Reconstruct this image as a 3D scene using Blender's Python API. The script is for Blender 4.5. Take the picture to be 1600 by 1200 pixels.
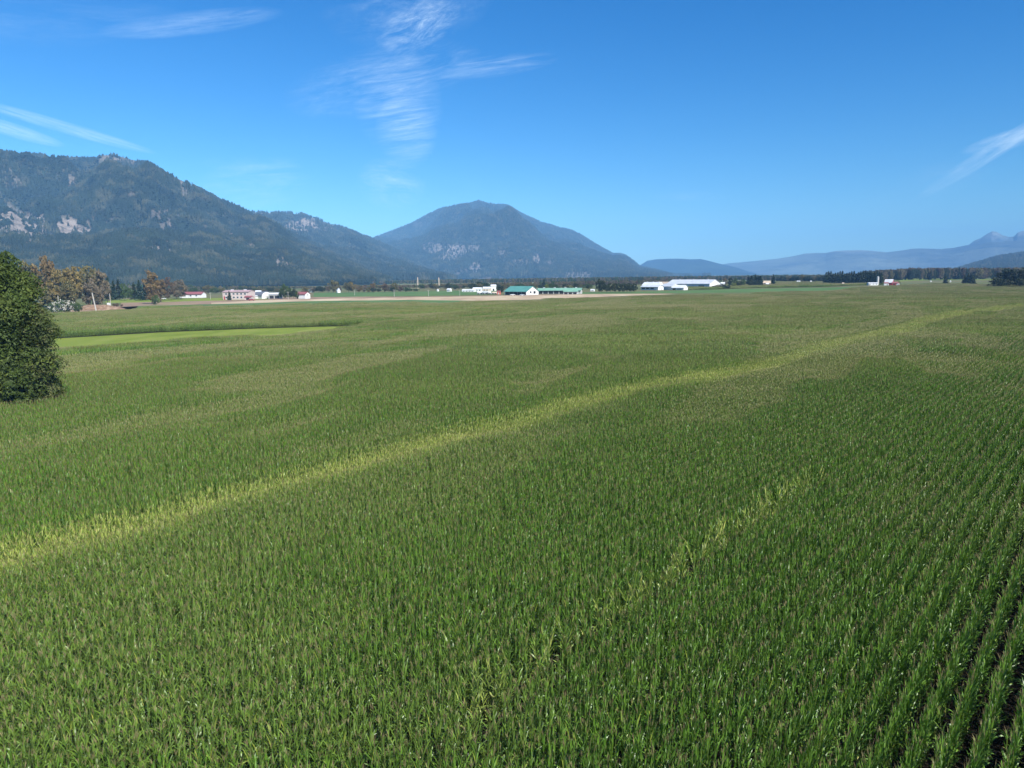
import bpy, math, random
import numpy as np
from math import sin, cos, radians, pi
random.seed(7); RNG = np.random.default_rng(7)
for o in list(bpy.data.objects): bpy.data.objects.remove(o)
SC = bpy.context.scene; COL = SC.collection

# ------------------------------------------------------------ camera, sky, sun, exposure
CZ = 16.1; F = 1100.0; P = radians(8.71); RL = radians(.60)          # height, focal length in photo pixels, pitch, roll
cd = bpy.data.cameras.new('camera'); cam = bpy.data.objects.new('camera', cd); COL.objects.link(cam)
cd.sensor_width = 36; cd.lens = 36*F/1600; cd.clip_start = 0.5; cd.clip_end = 200000
cam.location = (0, 0, CZ); from mathutils import Matrix; cam.rotation_euler = (Matrix.Rotation(pi/2-P, 3, 'X') @ Matrix.Rotation(-RL, 3, 'Z')).to_euler(); SC.camera = cam
SC.render.resolution_x = 1024; SC.render.resolution_y = 768
SUN_A = radians(-38); SUN_E = radians(43)         # sun behind the camera, to the right
sd = Sv = np.array([-sin(SUN_A)*cos(SUN_E), -cos(SUN_A)*cos(SUN_E), sin(SUN_E)])
w = bpy.data.worlds.new('World'); SC.world = w; w.use_nodes = True
nt = w.node_tree; nt.nodes.clear(); N = nt.nodes.new; L = nt.links.new
out = N('ShaderNodeOutputWorld'); bg = N('ShaderNodeBackground'); L(bg.outputs[0], out.inputs[0])
sky = N('ShaderNodeTexSky'); sky.sky_type = 'NISHITA'; sky.sun_disc = False
sky.sun_elevation = SUN_E; sky.sun_rotation = math.atan2(sd[0], sd[1])
sky.air_density = 1.0; sky.dust_density = 0.3; sky.ozone_density = 3.0; sky.altitude = 50
hs = N('ShaderNodeHueSaturation'); hs.inputs['Saturation'].default_value = 1.45; hs.inputs['Value'].default_value = 1.0
L(sky.outputs[0], hs.inputs['Color'])
bg.inputs['Strength'].default_value = 0.115
# cirrus: noise streaks gated by patches of the sky (directions from the place)
def lev(px, py):                              # photo pixel -> level image axes (right, up) in focal lengths
    a, b = px-800, py-600; return (a*cos(RL)-b*sin(RL))/F, -(a*sin(RL)+b*cos(RL))/F
def dirn(px, py):
    q, u = lev(px, py); v = np.array([q, cos(P)+u*sin(P), -sin(P)+u*cos(P)]); return v/np.linalg.norm(v)
def azel(px, py):
    d = dirn(px, py); return math.atan2(d[0], d[1]), math.asin(d[2])
tc = N('ShaderNodeTexCoord'); sx = N('ShaderNodeSeparateXYZ'); L(tc.outputs['Generated'], sx.inputs[0])
def M(op, a, b=None, c=None, clamp=False):
    n = N('ShaderNodeMath'); n.operation = op; n.use_clamp = clamp
    for i, v in enumerate((a, b, c)):
        if v is None: continue
        if isinstance(v, (int, float)): n.inputs[i].default_value = v
        else: L(v, n.inputs[i])
    return n.outputs[0]
AZ = M('ARCTAN2', sx.outputs[0], sx.outputs[1]); EL = M('ARCSINE', sx.outputs[2])
def cloud(px, py, lx, ly, rot, dens, sc=(8, 60), seed=0, thr=0.5):
    a0, e0 = azel(px, py); r = radians(rot)
    du = M('SUBTRACT', AZ, a0); dv = M('SUBTRACT', EL, e0)
    U = M('ADD', M('MULTIPLY', du, cos(r)), M('MULTIPLY', dv, sin(r)))
    V = M('SUBTRACT', M('MULTIPLY', dv, cos(r)), M('MULTIPLY', du, sin(r)))
    un = M('DIVIDE', U, lx/F); vn = M('DIVIDE', V, ly/F)
    m = M('SUBTRACT', 1.0, M('ADD', M('MULTIPLY', un, un), M('MULTIPLY', vn, vn)), clamp=True)
    cb = N('ShaderNodeCombineXYZ'); L(M('MULTIPLY', U, float(sc[0])), cb.inputs[0]); L(M('MULTIPLY', V, float(sc[1])), cb.inputs[1]); cb.inputs[2].default_value = seed
    nz = N('ShaderNodeTexNoise'); nz.inputs['Scale'].default_value = 1; nz.inputs['Detail'].default_value = 8; nz.inputs['Roughness'].default_value = .70; nz.inputs['Distortion'].default_value = .7
    L(cb.outputs[0], nz.inputs['Vector'])
    n2 = N('ShaderNodeTexNoise'); n2.inputs['Scale'].default_value = 3.1; n2.inputs['Detail'].default_value = 6; n2.inputs['Roughness'].default_value = .7; L(cb.outputs[0], n2.inputs['Vector'])
    q = M('MULTIPLY', M('MULTIPLY', M('SUBTRACT', nz.outputs[0], thr-.10), 3.4, clamp=True), M('MULTIPLY', M('SUBTRACT', n2.outputs[0], .22), 2.1, clamp=True))
    return M('MULTIPLY', M('MULTIPLY', q, M('POWER', m, .8)), dens*.85)
CL = [cloud(600, 125, 150, 45, 14, .36, (16, 90), 1), cloud(622, 160, 66, 80, 10, .50, (9, 105), 2), cloud(635, 205, 46, 52, 8, .55, (10, 120), 3, .48),
      cloud(655, 38, 68, 30, 22, .75, (25, 90), 4), cloud(640, 0, 130, 60, 10, .28, (18, 50), 5), cloud(775, 103, 95, 15, 6, .55, (9, 130), 6),
      cloud(305, 36, 120, 15, 12, .36, (9, 90), 7, .42), cloud(105, 200, 105, 8, -13, .55, (9, 170), 8, .34), cloud(15, 202, 60, 9, -14, .6, (12, 150), 9, .34),
      cloud(400, 288, 80, 36, 8, .48, (12, 60), 10), cloud(612, 288, 52, 40, -6, .60, (18, 70), 11), cloud(1550, 237, 95, 11, 33, .75, (9, 80), 12, .42),
      cloud(1590, 214, 60, 12, 12, .7, (12, 80), 13, .42), cloud(1080, 307, 60, 7, -2, .22, (12, 90), 14), cloud(90, 35, 170, 28, 8, .14, (8, 60), 15), cloud(395, 255, 75, 10, 3, .22, (12, 80), 16), cloud(1450, 290, 80, 30, 20, .1, (12, 60), 17)]
s = CL[0]
for c in CL[1:]: s = M('ADD', s, c)
s = M('MINIMUM', s, 0.85)
mx = N('ShaderNodeMix'); mx.data_type = 'RGBA'; L(s, mx.inputs[0]); tn = N('ShaderNodeMix'); tn.data_type = 'RGBA'; tn.blend_type = 'MULTIPLY'; tn.inputs[0].default_value = 1; tn.inputs[7].default_value = (.35, .56, .68, 1); L(hs.outputs[0], tn.inputs[6]); L(tn.outputs[2], mx.inputs[6]); mx.inputs[7].default_value = (4.6, 5.6, 6.4, 1)
L(mx.outputs[2], bg.inputs['Color'])
sl = bpy.data.lights.new('sun', 'SUN'); sl.energy = 5.0; sl.angle = radians(.53); sl.color = (1, .965, .90)
so = bpy.data.objects.new('sun', sl); COL.objects.link(so); so.location = (0, 0, 300)
from mathutils import Vector
so.rotation_euler = Vector(sd).to_track_quat('Z', 'Y').to_euler()
SC.view_settings.view_transform = 'Standard'; SC.view_settings.look = 'None'; SC.view_settings.exposure = 0.95; SC.view_settings.gamma = 1
SC.cycles.volume_bounces = 0; SC.cycles.max_bounces = 4; SC.cycles.diffuse_bounces = 2; SC.cycles.transparent_max_bounces = 8
HAZE = 7.8e-5

# ------------------------------------------------------------ helpers
def gp(px, py, z=0.0):
    q, u = lev(px, py); d = (q, cos(P)+u*sin(P), -sin(P)+u*cos(P)); t = (z-CZ)/d[2]
    return (d[0]*t, d[1]*t)
def proj(x, y, z):
    dep = y*cos(P)-(z-CZ)*sin(P); up = y*sin(P)+(z-CZ)*cos(P)
    a, b = F*x/dep, -F*up/dep; return 800+a*cos(RL)+b*sin(RL), 600-a*sin(RL)+b*cos(RL), dep
def at(px, Y, z=0.0):                       # ground point seen in column px at forward distance Y
    dep = Y*cos(P)-(z-CZ)*sin(P); b = -F*(Y*sin(P)+(z-CZ)*cos(P))/dep; return ((px-800)-b*sin(RL))/cos(RL)/F*dep, Y
def s2m(n, Y): return n/F*(Y*cos(P)+CZ*sin(P))
def hgt(top, px, Y):                        # height of something standing at Y whose top is seen at row top
    q, u = lev(px, top); return CZ+Y/(cos(P)+u*sin(P))*(-sin(P)+u*cos(P))
def RM(px, Y):                               # forward distance of a thing whose foot is seen at row 427+17710/Y
    return min(3500., 17710./(427+17710./Y-(431.5-.0105*(px-800))))
def smooth(a, b, x):
    t = np.clip((x-a)/(b-a), 0, 1); return t*t*(3-2*t)
def vnoise(x, y, seed=0):
    xi = np.floor(x).astype(np.int64); yi = np.floor(y).astype(np.int64); fx = x-xi; fy = y-yi
    fx = fx*fx*(3-2*fx); fy = fy*fy*(3-2*fy)
    def h(a, b):
        n = (a*374761393+b*668265263+seed*2147483647) & 0xffffffff
        n = ((n ^ (n >> 13))*1274126177) & 0xffffffff
        return ((n ^ (n >> 16)) & 0xffff)/65535.0
    return (h(xi, yi)*(1-fx)+h(xi+1, yi)*fx)*(1-fy)+(h(xi, yi+1)*(1-fx)+h(xi+1, yi+1)*fx)*fy
def fbm(x, y, octv=4, seed=0, gain=.5):
    s = 0; a = 1; t = 0
    for i in range(octv): s = s+a*vnoise(x*2**i+17.3*i, y*2**i-9.1*i, seed+i); t += a; a *= gain
    return s/t
def inpoly(x, y, poly):
    c = np.zeros(x.shape, bool); n = len(poly)
    for i in range(n):
        x1, y1 = poly[i]; x2, y2 = poly[(i+1) % n]
        if y1 == y2: continue
        c ^= ((y1 > y) != (y2 > y)) & (x < (x2-x1)*(y-y1)/(y2-y1)+x1)
    return c
def segdist(x, y, pts):
    best = np.full(x.shape, 1e9); k = np.zeros(x.shape)
    for i in range(len(pts)-1):
        ax, ay = pts[i]; bx, by = pts[i+1]; L2 = (bx-ax)**2+(by-ay)**2
        t = np.clip(((x-ax)*(bx-ax)+(y-ay)*(by-ay))/L2, 0, 1)
        d = np.hypot(x-ax-t*(bx-ax), y-ay-t*(by-ay)); k = np.where(d < best, i+t, k); best = np.minimum(best, d)
    return best, k
def tag(o, label=None, cat=None, group=None, kind=None):
    if label: o['label'] = label
    if cat: o['category'] = cat
    if group: o['group'] = group
    if kind: o['kind'] = kind
    return o
def mesh_np(name, V, Fq, mats=(), mi=None, sm=False, attrs=None):
    me = bpy.data.meshes.new(name); V = np.asarray(V, np.float32)
    loops = np.concatenate([np.asarray(f, np.int32).ravel() for f in Fq]) if len(Fq) else np.zeros(0, np.int32)
    tot = np.concatenate([np.full(len(f), np.asarray(f).shape[1], np.int32) for f in Fq]) if len(Fq) else np.zeros(0, np.int32)
    me.vertices.add(len(V)); me.vertices.foreach_set('co', V.ravel())
    me.loops.add(len(loops)); me.loops.foreach_set('vertex_index', loops)
    me.polygons.add(len(tot)); me.polygons.foreach_set('loop_start', np.concatenate([[0], np.cumsum(tot)[:-1]]).astype(np.int32)); me.polygons.foreach_set('loop_total', tot)
    for m in mats: me.materials.append(m)
    if mi is not None: me.polygons.foreach_set('material_index', np.asarray(mi, np.int32))
    if sm: me.polygons.foreach_set('use_smooth', np.ones(len(tot), bool))
    for k, v in (attrs or {}).items():
        v = np.asarray(v, np.float32)
        a = me.attributes.new(k, 'FLOAT' if v.ndim == 1 else 'FLOAT_VECTOR', 'POINT')
        a.data.foreach_set('value' if v.ndim == 1 else 'vector', v.ravel())
    me.update(calc_edges=True); me.validate(); return me
def obj(name, me, parent=None, loc=None):
    o = bpy.data.objects.new(name, me); COL.objects.link(o)
    if parent: o.parent = parent
    if loc is not None: o.location = loc
    return o
def empty(name, loc, rz=0):
    o = bpy.data.objects.new(name, None); COL.objects.link(o); o.location = loc; o.rotation_euler = (0, 0, rz); o.empty_display_size = .5; return o
class MB:                                     # collects faces of one mesh
    def __init__(s): s.v = []; s.f = []; s.m = []
    def quad(s, pts, m=0): n = len(s.v); s.v += [tuple(p) for p in pts]; s.f.append(tuple(range(n, n+len(pts)))); s.m.append(m)
    def box(s, x0, y0, z0, x1, y1, z1, m=0):
        n = len(s.v); s.v += [(x, y, z) for z in (z0, z1) for x, y in ((x0, y0), (x1, y0), (x1, y1), (x0, y1))]
        for f in ((0, 3, 2, 1), (4, 5, 6, 7), (0, 1, 5, 4), (1, 2, 6, 5), (2, 3, 7, 6), (3, 0, 4, 7)): s.f.append(tuple(n+i for i in f)); s.m.append(m)
    def tube(s, pts, rad, n=6, m=0, cap=True):
        pts = [np.array(p, float) for p in pts]; base = len(s.v)
        for i, p in enumerate(pts):
            d = pts[min(i+1, len(pts)-1)]-pts[max(i-1, 0)]; d = d/(np.linalg.norm(d)+1e-9)
            a = np.cross(d, (0, 0, 1.) if abs(d[2]) < .9 else (1., 0, 0)); a /= np.linalg.norm(a); b = np.cross(d, a)
            for k in range(n): s.v.append(tuple(p+rad[i]*(a*cos(2*pi*k/n)+b*sin(2*pi*k/n))))
        for i in range(len(pts)-1):
            for k in range(n):
                s.f.append((base+i*n+k, base+i*n+(k+1) % n, base+(i+1)*n+(k+1) % n, base+(i+1)*n+k)); s.m.append(m)
        if cap: s.f.append(tuple(base+(len(pts)-1)*n+k for k in range(n))); s.m.append(m); s.f.append(tuple(base+k for k in range(n))[::-1]); s.m.append(m)
    def mesh(s, name, *mats, sm=False):
        me = bpy.data.meshes.new(name); me.from_pydata(s.v, [], s.f)
        for m in mats: me.materials.append(m)
        me.polygons.foreach_set('material_index', s.m)
        if sm: me.polygons.foreach_set('use_smooth', [True]*len(s.f))
        me.update(); return me
    def build(s, name, mat, parent=None, loc=None, sm=False): return obj(name, s.mesh(name, mat, sm=sm), parent, loc)

# ------------------------------------------------------------ materials
class NT:
    def __init__(s, name):
        s.m = bpy.data.materials.new(name); s.m.use_nodes = True; s.t = s.m.node_tree; s.t.nodes.clear()
        s.out = s.n('ShaderNodeOutputMaterial'); s.b = s.n('ShaderNodeBsdfPrincipled'); s.l(s.b.outputs[0], s.out.inputs[0])
    def n(s, t): return s.t.nodes.new(t)
    def l(s, a, b): s.t.links.new(a, b)
    def pos(s): return s.n('ShaderNodeNewGeometry').outputs['Position']
    def noise(s, scale, detail=3, vec=None, rough=.55, stretch=None, dist=0):
        z = s.n('ShaderNodeTexNoise'); z.inputs['Scale'].default_value = scale; z.inputs['Detail'].default_value = detail; z.inputs['Roughness'].default_value = rough; z.inputs['Distortion'].default_value = dist
        v = vec or s.pos()
        if stretch:
            mp = s.n('ShaderNodeMapping'); mp.inputs['Scale'].default_value = stretch[:3]; mp.inputs['Rotation'].default_value = (0, 0, stretch[3] if len(stretch) > 3 else 0); s.l(v, mp.inputs[0]); v = mp.outputs[0]
        s.l(v, z.inputs['Vector']); return z.outputs[0]
    def attr(s, name, typ='GEOMETRY'):
        a = s.n('ShaderNodeAttribute'); a.attribute_name = name; a.attribute_type = typ; return a.outputs['Fac']
    def rnd(s): return s.n('ShaderNodeObjectInfo').outputs['Random']
    def ramp(s, fac, stops):
        r = s.n('ShaderNodeValToRGB'); s.l(fac, r.inputs[0]); e = r.color_ramp.elements
        while len(e) < len(stops): e.new(.5)
        for i, (p, c) in enumerate(stops): e[i].position = p; e[i].color = (*c, 1)
        return r.outputs[0]
    def mix(s, fac, a, b, mode='MIX'):
        x = s.n('ShaderNodeMix'); x.data_type = 'RGBA'; x.blend_type = mode
        for i, v in ((0, fac), (6, a), (7, b)):
            if isinstance(v, (int, float)): x.inputs[i].default_value = v
            elif isinstance(v, tuple): x.inputs[i].default_value = (*v, 1)
            else: s.l(v, x.inputs[i])
        return x.outputs[2]
    def math(s, op, a, b=0., c=None, clamp=False):
        x = s.n('ShaderNodeMath'); x.operation = op; x.use_clamp = clamp
        for i, v in enumerate((a, b, c)):
            if v is None: continue
            if isinstance(v, (int, float)): x.inputs[i].default_value = v
            else: s.l(v, x.inputs[i])
        return x.outputs[0]
    def fin(s, col, rough=.8, spec=.3, bump=None, bd=.1, transl=None, tcol=None):
        if isinstance(col, tuple): s.b.inputs['Base Color'].default_value = (*col, 1)
        else: s.l(col, s.b.inputs['Base Color'])
        s.b.inputs['Roughness'].default_value = rough; s.b.inputs['Specular IOR Level'].default_value = spec
        if bump is not None:
            u = s.n('ShaderNodeBump'); u.inputs['Distance'].default_value = bd; u.inputs['Strength'].default_value = 1; s.l(bump, u.inputs['Height']); s.l(u.outputs[0], s.b.inputs['Normal'])
        if transl:
            t = s.n('ShaderNodeBsdfTranslucent'); ms = s.n('ShaderNodeMixShader'); ms.inputs[0].default_value = transl
            c = tcol if tcol is not None else col
            if isinstance(c, tuple): t.inputs[0].default_value = (*c, 1)
            else: s.l(c, t.inputs[0])
            s.l(s.b.outputs[0], ms.inputs[1]); s.l(t.outputs[0], ms.inputs[2]); s.l(ms.outputs[0], s.out.inputs[0])
        return s.m
def scl(c, k): return tuple(v*k for v in c)
def paint(name, c, rough=.6, var=.12, scale=.8):
    n = NT(name); f = n.noise(scale, 5, stretch=(1, 1, .3)); return n.fin(n.ramp(f, [(.3, scl(c, 1-var)), (.7, scl(c, 1+var*.5))]), rough, .35)
def metal_roof(name, c):
    n = NT(name); f = n.noise(.25, 4); w = n.n('ShaderNodeTexWave'); w.inputs['Scale'].default_value = .35; w.bands_direction = 'X'
    tcn = n.n('ShaderNodeTexCoord'); n.l(tcn.outputs['Object'], w.inputs[0])
    col = n.ramp(f, [(.3, scl(c, .8)), (.7, scl(c, 1.1))]); return n.fin(n.mix(n.math('MULTIPLY', w.outputs['Fac'], .2), col, scl(c, .7)), .45, .4)
def foliage(name, c1, c2, c3=None, sc=.25, tr=.25):
    n = NT(name); f = n.noise(sc, 3); g = n.noise(sc*6, 2)
    col = n.ramp(f, [(.3, c1), (.62, c2)])
    if c3: col = n.mix(n.ramp(n.noise(sc*1.7, 2, dist=.5), [(.52, (0, 0, 0)), (.64, (1, 1, 1))]), col, c3)
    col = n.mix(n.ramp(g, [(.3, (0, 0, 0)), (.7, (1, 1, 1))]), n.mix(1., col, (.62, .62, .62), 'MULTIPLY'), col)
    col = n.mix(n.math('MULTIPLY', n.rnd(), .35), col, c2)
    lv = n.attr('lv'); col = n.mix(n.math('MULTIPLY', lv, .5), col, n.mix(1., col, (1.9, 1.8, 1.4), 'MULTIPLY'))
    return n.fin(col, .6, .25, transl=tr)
bark = NT('bark'); bark = bark.fin(bark.ramp(bark.noise(6, 5, stretch=(1, 1, .2)), [(.3, (.06, .045, .03)), (.7, (.2, .165, .13))]), .95, .1)

# ------------------------------------------------------------ the setting: ground and fields
n = NT('ground_material')
c = n.ramp(n.noise(.004, 5, dist=.4), [(.32, (.075, .095, .03)), (.48, (.10, .115, .045)), (.56, (.14, .125, .06)), (.68, (.06, .085, .03))])
c = n.mix(n.ramp(n.noise(.06, 5), [(.4, (0, 0, 0)), (.6, (.5, .5, .5))]), c, (.10, .10, .045))
ground_m = n.fin(c, 1, .1, bump=n.noise(.8, 4), bd=.3)
rr = np.concatenate([[0], np.geomspace(4, 16000, 64)]); aa = np.linspace(0, 2*pi, 97)[:-1]
V = np.array([[r*sin(a), r*cos(a), 0] for r in rr for a in aa]); ii = []
for i in range(len(rr)-1):
    for k in range(96): ii.append((i*96+k, i*96+(k+1) % 96, (i+1)*96+(k+1) % 96, (i+1)*96+k))
tag(obj('ground', mesh_np('ground', V, [np.array(ii)], [ground_m])), kind='structure')
def sheet(name, pts, z, mat, world=False):
    P_ = [p if world else gp(*p) for p in pts]; b = MB(); b.quad([(x, y, z) for x, y in P_]); o = b.build(name, mat)
    return tag(o, kind='structure')
def fieldmat(name, stops, sc=.05, st=(1, .25, 1, .3), bump=.1, bsc=1.5):
    n = NT(name); a = n.noise(sc, 5, stretch=st); b = n.noise(sc*9, 4)
    c = n.ramp(a, stops); c = n.mix(n.math('MULTIPLY', b, .5), c, n.mix(1., c, (.7, .7, .65), 'MULTIPLY'))
    return n.fin(c, 1, .1, bump=n.noise(bsc, 4), bd=bump)
tan_m = fieldmat('stubble_material', [(.3, (.30, .22, .15)), (.5, (.40, .31, .21)), (.7, (.47, .39, .27))])
brown_m = fieldmat('bare_soil_material', [(.3, (.17, .12, .085)), (.55, (.27, .19, .13)), (.7, (.16, .15, .07))])
green_m = fieldmat('low_crop_material', [(.3, (.06, .12, .035)), (.55, (.085, .15, .05)), (.75, (.10, .15, .05))])
grassm = fieldmat('mown_grass_material', [(.3, (.12, .165, .025)), (.55, (.165, .21, .036)), (.75, (.22, .225, .065))], .15, (1, .4, 1, -.3))
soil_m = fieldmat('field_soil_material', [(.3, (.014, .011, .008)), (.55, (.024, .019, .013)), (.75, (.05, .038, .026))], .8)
path_m = fieldmat('gravel_material', [(.3, (.33, .29, .24)), (.7, (.5, .46, .40))])

# corn limits, as seen from above (traced on the tops of the maize, so they are unprojected there)
TOP = 2.45
def W(pts, z=TOP): return [gp(a, b, z) for a, b in pts]
FAR = W([(-300, 492), (60, 489), (130, 487.5), (175, 484.5), (230, 479), (330, 476.5), (430, 474.5), (520, 473.5), (640, 471), (705, 471.5), (850, 466), (1000, 461.5), (1060, 459.5), (1180, 457), (1290, 454), (1330, 449.5), (1400, 444.5), (1460, 442), (1540, 443), (1760, 445)])
MAIN = [(-95, -2), (95, -2)] + [gp(1760, 700, TOP)] + FAR[::-1] + [gp(-300, 700, TOP)]
SECOND = [gp(1070, 453.3), gp(1180, 450.2), gp(1290, 448), gp(1400, 444), gp(1400, 440.5), gp(1250, 440.5), gp(1080, 444.5)]
LANE = [gp(20, 553), gp(20, 534), gp(90, 529), gp(250, 519.5), gp(400, 513.5), gp(500, 510.5), gp(560, 509.5), gp(575, 511)]
LANE_IN = W([(20, 553), (90, 548), (200, 537), (330, 527), (450, 519), (560, 511.5), (590, 511)]) 
LANE = LANE+[gp(562, 517), gp(500, 525), gp(420, 532.5), gp(300, 540), gp(150, 553)]
YEL = W([(-260, 900), (0, 850), (80, 830), (160, 808), (250, 790), (330, 763), (420, 742), (480, 727), (600, 697), (680, 674), (760, 655), (830, 641), (900, 622), (970, 606), (1040, 592), (1110, 579), (1180, 565), (1240, 548), (1300, 530), (1350, 518), (1400, 508), (1450, 497), (1500, 486), (1560, 477), (1620, 473)])
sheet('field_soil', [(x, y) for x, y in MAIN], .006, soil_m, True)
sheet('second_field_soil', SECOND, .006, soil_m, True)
sheet('grass_strip', LANE, .016, grassm, True)
BROWN = [(110, 493), (135, 485), (165, 478), (190, 471.5), (300, 470.5), (420, 466.6), (560, 466), (700, 466), (700, 464), (600, 464.4), (480, 463.8), (330, 466), (250, 468), (185, 469.5), (150, 474), (118, 482), (80, 490), (60, 493)]
sheet('bare_soil_strip', [(185, 485), (330, 480), (480, 476), (700, 470), (860, 464.5), (1010, 460.5), (1060, 458.6), (1010, 458.8), (860, 460), (700, 463), (560, 463.6), (420, 465), (300, 468.3), (190, 471)], .010, brown_m)
sheet('stubble_field', [(330, 479), (480, 473.5), (640, 471), (705, 471.3), (850, 467.5), (1000, 461.3), (1055, 459.6), (1000, 459.0), (860, 460.8), (700, 463.8), (620, 464.8), (560, 466), (480, 467.3), (400, 469.6), (330, 473)], .014, tan_m)
sheet('bare_mound_floor', [(90, 497), (215, 484), (215, 478), (150, 478), (100, 487)], .018, brown_m)
sheet('crop_strip', [(185, 488), (330, 484), (480, 479), (705, 473.5), (740, 469.8), (640, 468.6), (480, 470.5), (400, 473.4), (330, 475.4), (230, 477.5), (185, 480)], .018, green_m)
sheet('far_meadow', [(165, 473.5), (240, 472), (330, 470), (420, 467.5), (420, 464.5), (300, 466), (165, 468)], .018, grassm)
sheet('far_crop_field', [(490, 464), (640, 462.8), (780, 460), (780, 453), (640, 456), (490, 457.5)], .010, green_m)
sheet('pasture', [(900, 459.5), (1060, 458), (1330, 455), (1400, 448), (1330, 448), (1290, 449.5), (1180, 451), (1075, 453.8), (1000, 455.5), (900, 456.5)], .012, green_m)
sheet('right_meadow', [(1290, 444), (1400, 440), (1460, 437.5), (1700, 437.5), (1700, 436), (1430, 435.5), (1290, 437.5)], .012, grassm)

# ------------------------------------------------------------ maize plants
n = NT('maize_leaf')
lv = n.attr('lv'); tint = n.attr('tint', 'INSTANCER'); rn = n.rnd()
c = n.ramp(lv, [(0, (.036, .088, .010)), (.45, (.070, .160, .016)), (.9, (.125, .245, .026)), (.955, (.16, .25, .035)), (.975, (.32, .33, .05)), (1, (.40, .36, .13))])
c = n.mix(n.math('MULTIPLY', rn, .45), c, (.105, .180, .026))
c = n.mix(n.math('MULTIPLY', tint, .76), c, n.ramp(lv, [(0, (.17, .24, .035)), (.5, (.36, .42, .085)), (1, (.52, .52, .16))]))
c = n.mix(n.math('MULTIPLY', n.attr('brn', 'INSTANCER'), .55), c, n.ramp(lv, [(0, (.125, .145, .040)), (1, (.29, .28, .095))]))
leaf_m = n.fin(c, .42, .45, transl=.18, tcol=n.mix(1., c, (1.3, 1.5, .7), 'MULTIPLY'))
n = NT('maize_tassel'); c = n.ramp(n.rnd(), [(0, (.11, .085, .04)), (.5, (.17, .135, .065)), (1, (.23, .20, .095))])
c = n.mix(n.math('MULTIPLY', n.attr('tint', 'INSTANCER'), .45), c, (.42, .36, .13))
c = n.mix(n.math('MULTIPLY', n.attr('brn', 'INSTANCER'), .7), c, (.40, .32, .18))
tassel_m = n.fin(c, .9, .15, transl=.15)
n = NT('maize_stalk'); stalk_m = n.fin(n.ramp(n.noise(3, 3), [(.3, (.05, .09, .02)), (.7, (.11, .13, .04))]), .7, .3)
def corn_geo(rng, H, nl, seg, lod, plane=None):
    V = []; Q = []; mi = []; lv = []; part = []
    az0 = (plane if plane is not None else rng.uniform(0, pi))
    def strip(pts, wid, side, m, l, p):
        b = len(V)
        for q, wd, sdv in zip(pts, wid, side): V.append(q-sdv*wd); V.append(q+sdv*wd); lv.append(l); lv.append(l)
        for i in range(len(pts)-1): Q.append((b+2*i, b+2*i+1, b+2*i+3, b+2*i+2)); mi.append(m); part.append(p)
    for i in range(nl):
        k = i/(nl-1); z0 = H*(.14+.72*k); a = az0+(pi if i % 2 else 0)+rng.normal(0, .45)
        Ln = (.62-.38*max(0, k-.40))*rng.uniform(.75, 1.15); el = radians(rng.uniform(58, 72)+14*k); droop = radians(rng.uniform(85, 130))*(1-.80*min(1, k*1.25))
        if k > .75: Ln *= .80; droop *= .8
        if rng.random() < .1: droop *= 1.7
        wm = rng.uniform(.029, .041)*(1-.2*k)*(1.35 if lod else 1); l = rng.random(); h = np.array([cos(a), sin(a), 0]); sdv = np.array([-sin(a), cos(a), 0.])
        p = np.array([0, 0, z0]); pts = [p]; ds = []
        tw = rng.normal(0, .5)
        for j in range(seg):
            t = (j+.5)/seg; e = el-droop*t**1.5; d = h*cos(e)+np.array([0, 0, 1])*sin(e); p = p+d*Ln/seg; pts.append(p)
        wid = [wm*(.55+.45*min(1, t*4))*(1-t**3)+.004 for t in np.linspace(0, 1, seg+1)]
        sv = []
        for t in np.linspace(0, 1, seg+1):
            s_ = sdv*cos(tw*t)+np.array([0, 0, 1])*sin(tw*t); sv.append(s_/np.linalg.norm(s_))
        strip(pts, wid, sv, 0, l, 'leaves')
    # tassel
    nt_ = 5 if lod == 0 else 3
    for i in range(nt_):
        a = rng.uniform(0, 2*pi); spread = 0.05 if i == 0 else rng.uniform(.06, .14); hh = rng.uniform(.16, .24) if i else .30
        b0 = np.array([0, 0, H*.9]); tip = b0+np.array([cos(a)*spread, sin(a)*spread, hh]); md = b0+(tip-b0)*.5+np.array([0, 0, .03])
        sdv = np.array([-sin(a), cos(a), 0.]) if i % 2 else np.array([cos(a+.5), sin(a+.5), .0])
        w_ = .0065 if lod == 0 else .010
        strip([b0, md, tip], [w_*.5, w_, w_*.5], [sdv]*3, 1, .5, 'tassel')
    # stalk
    b = len(V); kk = 4
    for z, r in ((0, .016), (H*.95, .007)):
        for q in range(kk): V.append(np.array([r*cos(2*pi*q/kk), r*sin(2*pi*q/kk), z])); lv.append(.5)
    for q in range(kk): Q.append((b+q, b+(q+1) % kk, b+kk+(q+1) % kk, b+kk+q)); mi.append(2); part.append('stalk')
    return np.array(V), np.array(Q), np.array(mi), np.array(lv), np.array(part)
_vp = dirn(1778, 423); ROWANG = math.atan2(_vp[0], _vp[1])      # rows run this far right of straight ahead
RD = np.array([sin(ROWANG), cos(ROWANG)]); RN = np.array([cos(ROWANG), -sin(ROWANG)])
mats3 = [leaf_m, tassel_m, stalk_m]
protos_col = bpy.data.collections.new('maize_variants')             # sources of the instances, not placed in the scene
geos = []
for i in range(10):
    g = corn_geo(RNG, 2.35, 15, 6, 0, RNG.normal(0, .28)); geos.append(g)
    o = bpy.data.objects.new('maize_%02d' % i, mesh_np('maize_plant', g[0], [g[1]], mats3, g[2], True, {'lv': g[3]})); protos_col.objects.link(o)
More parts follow.
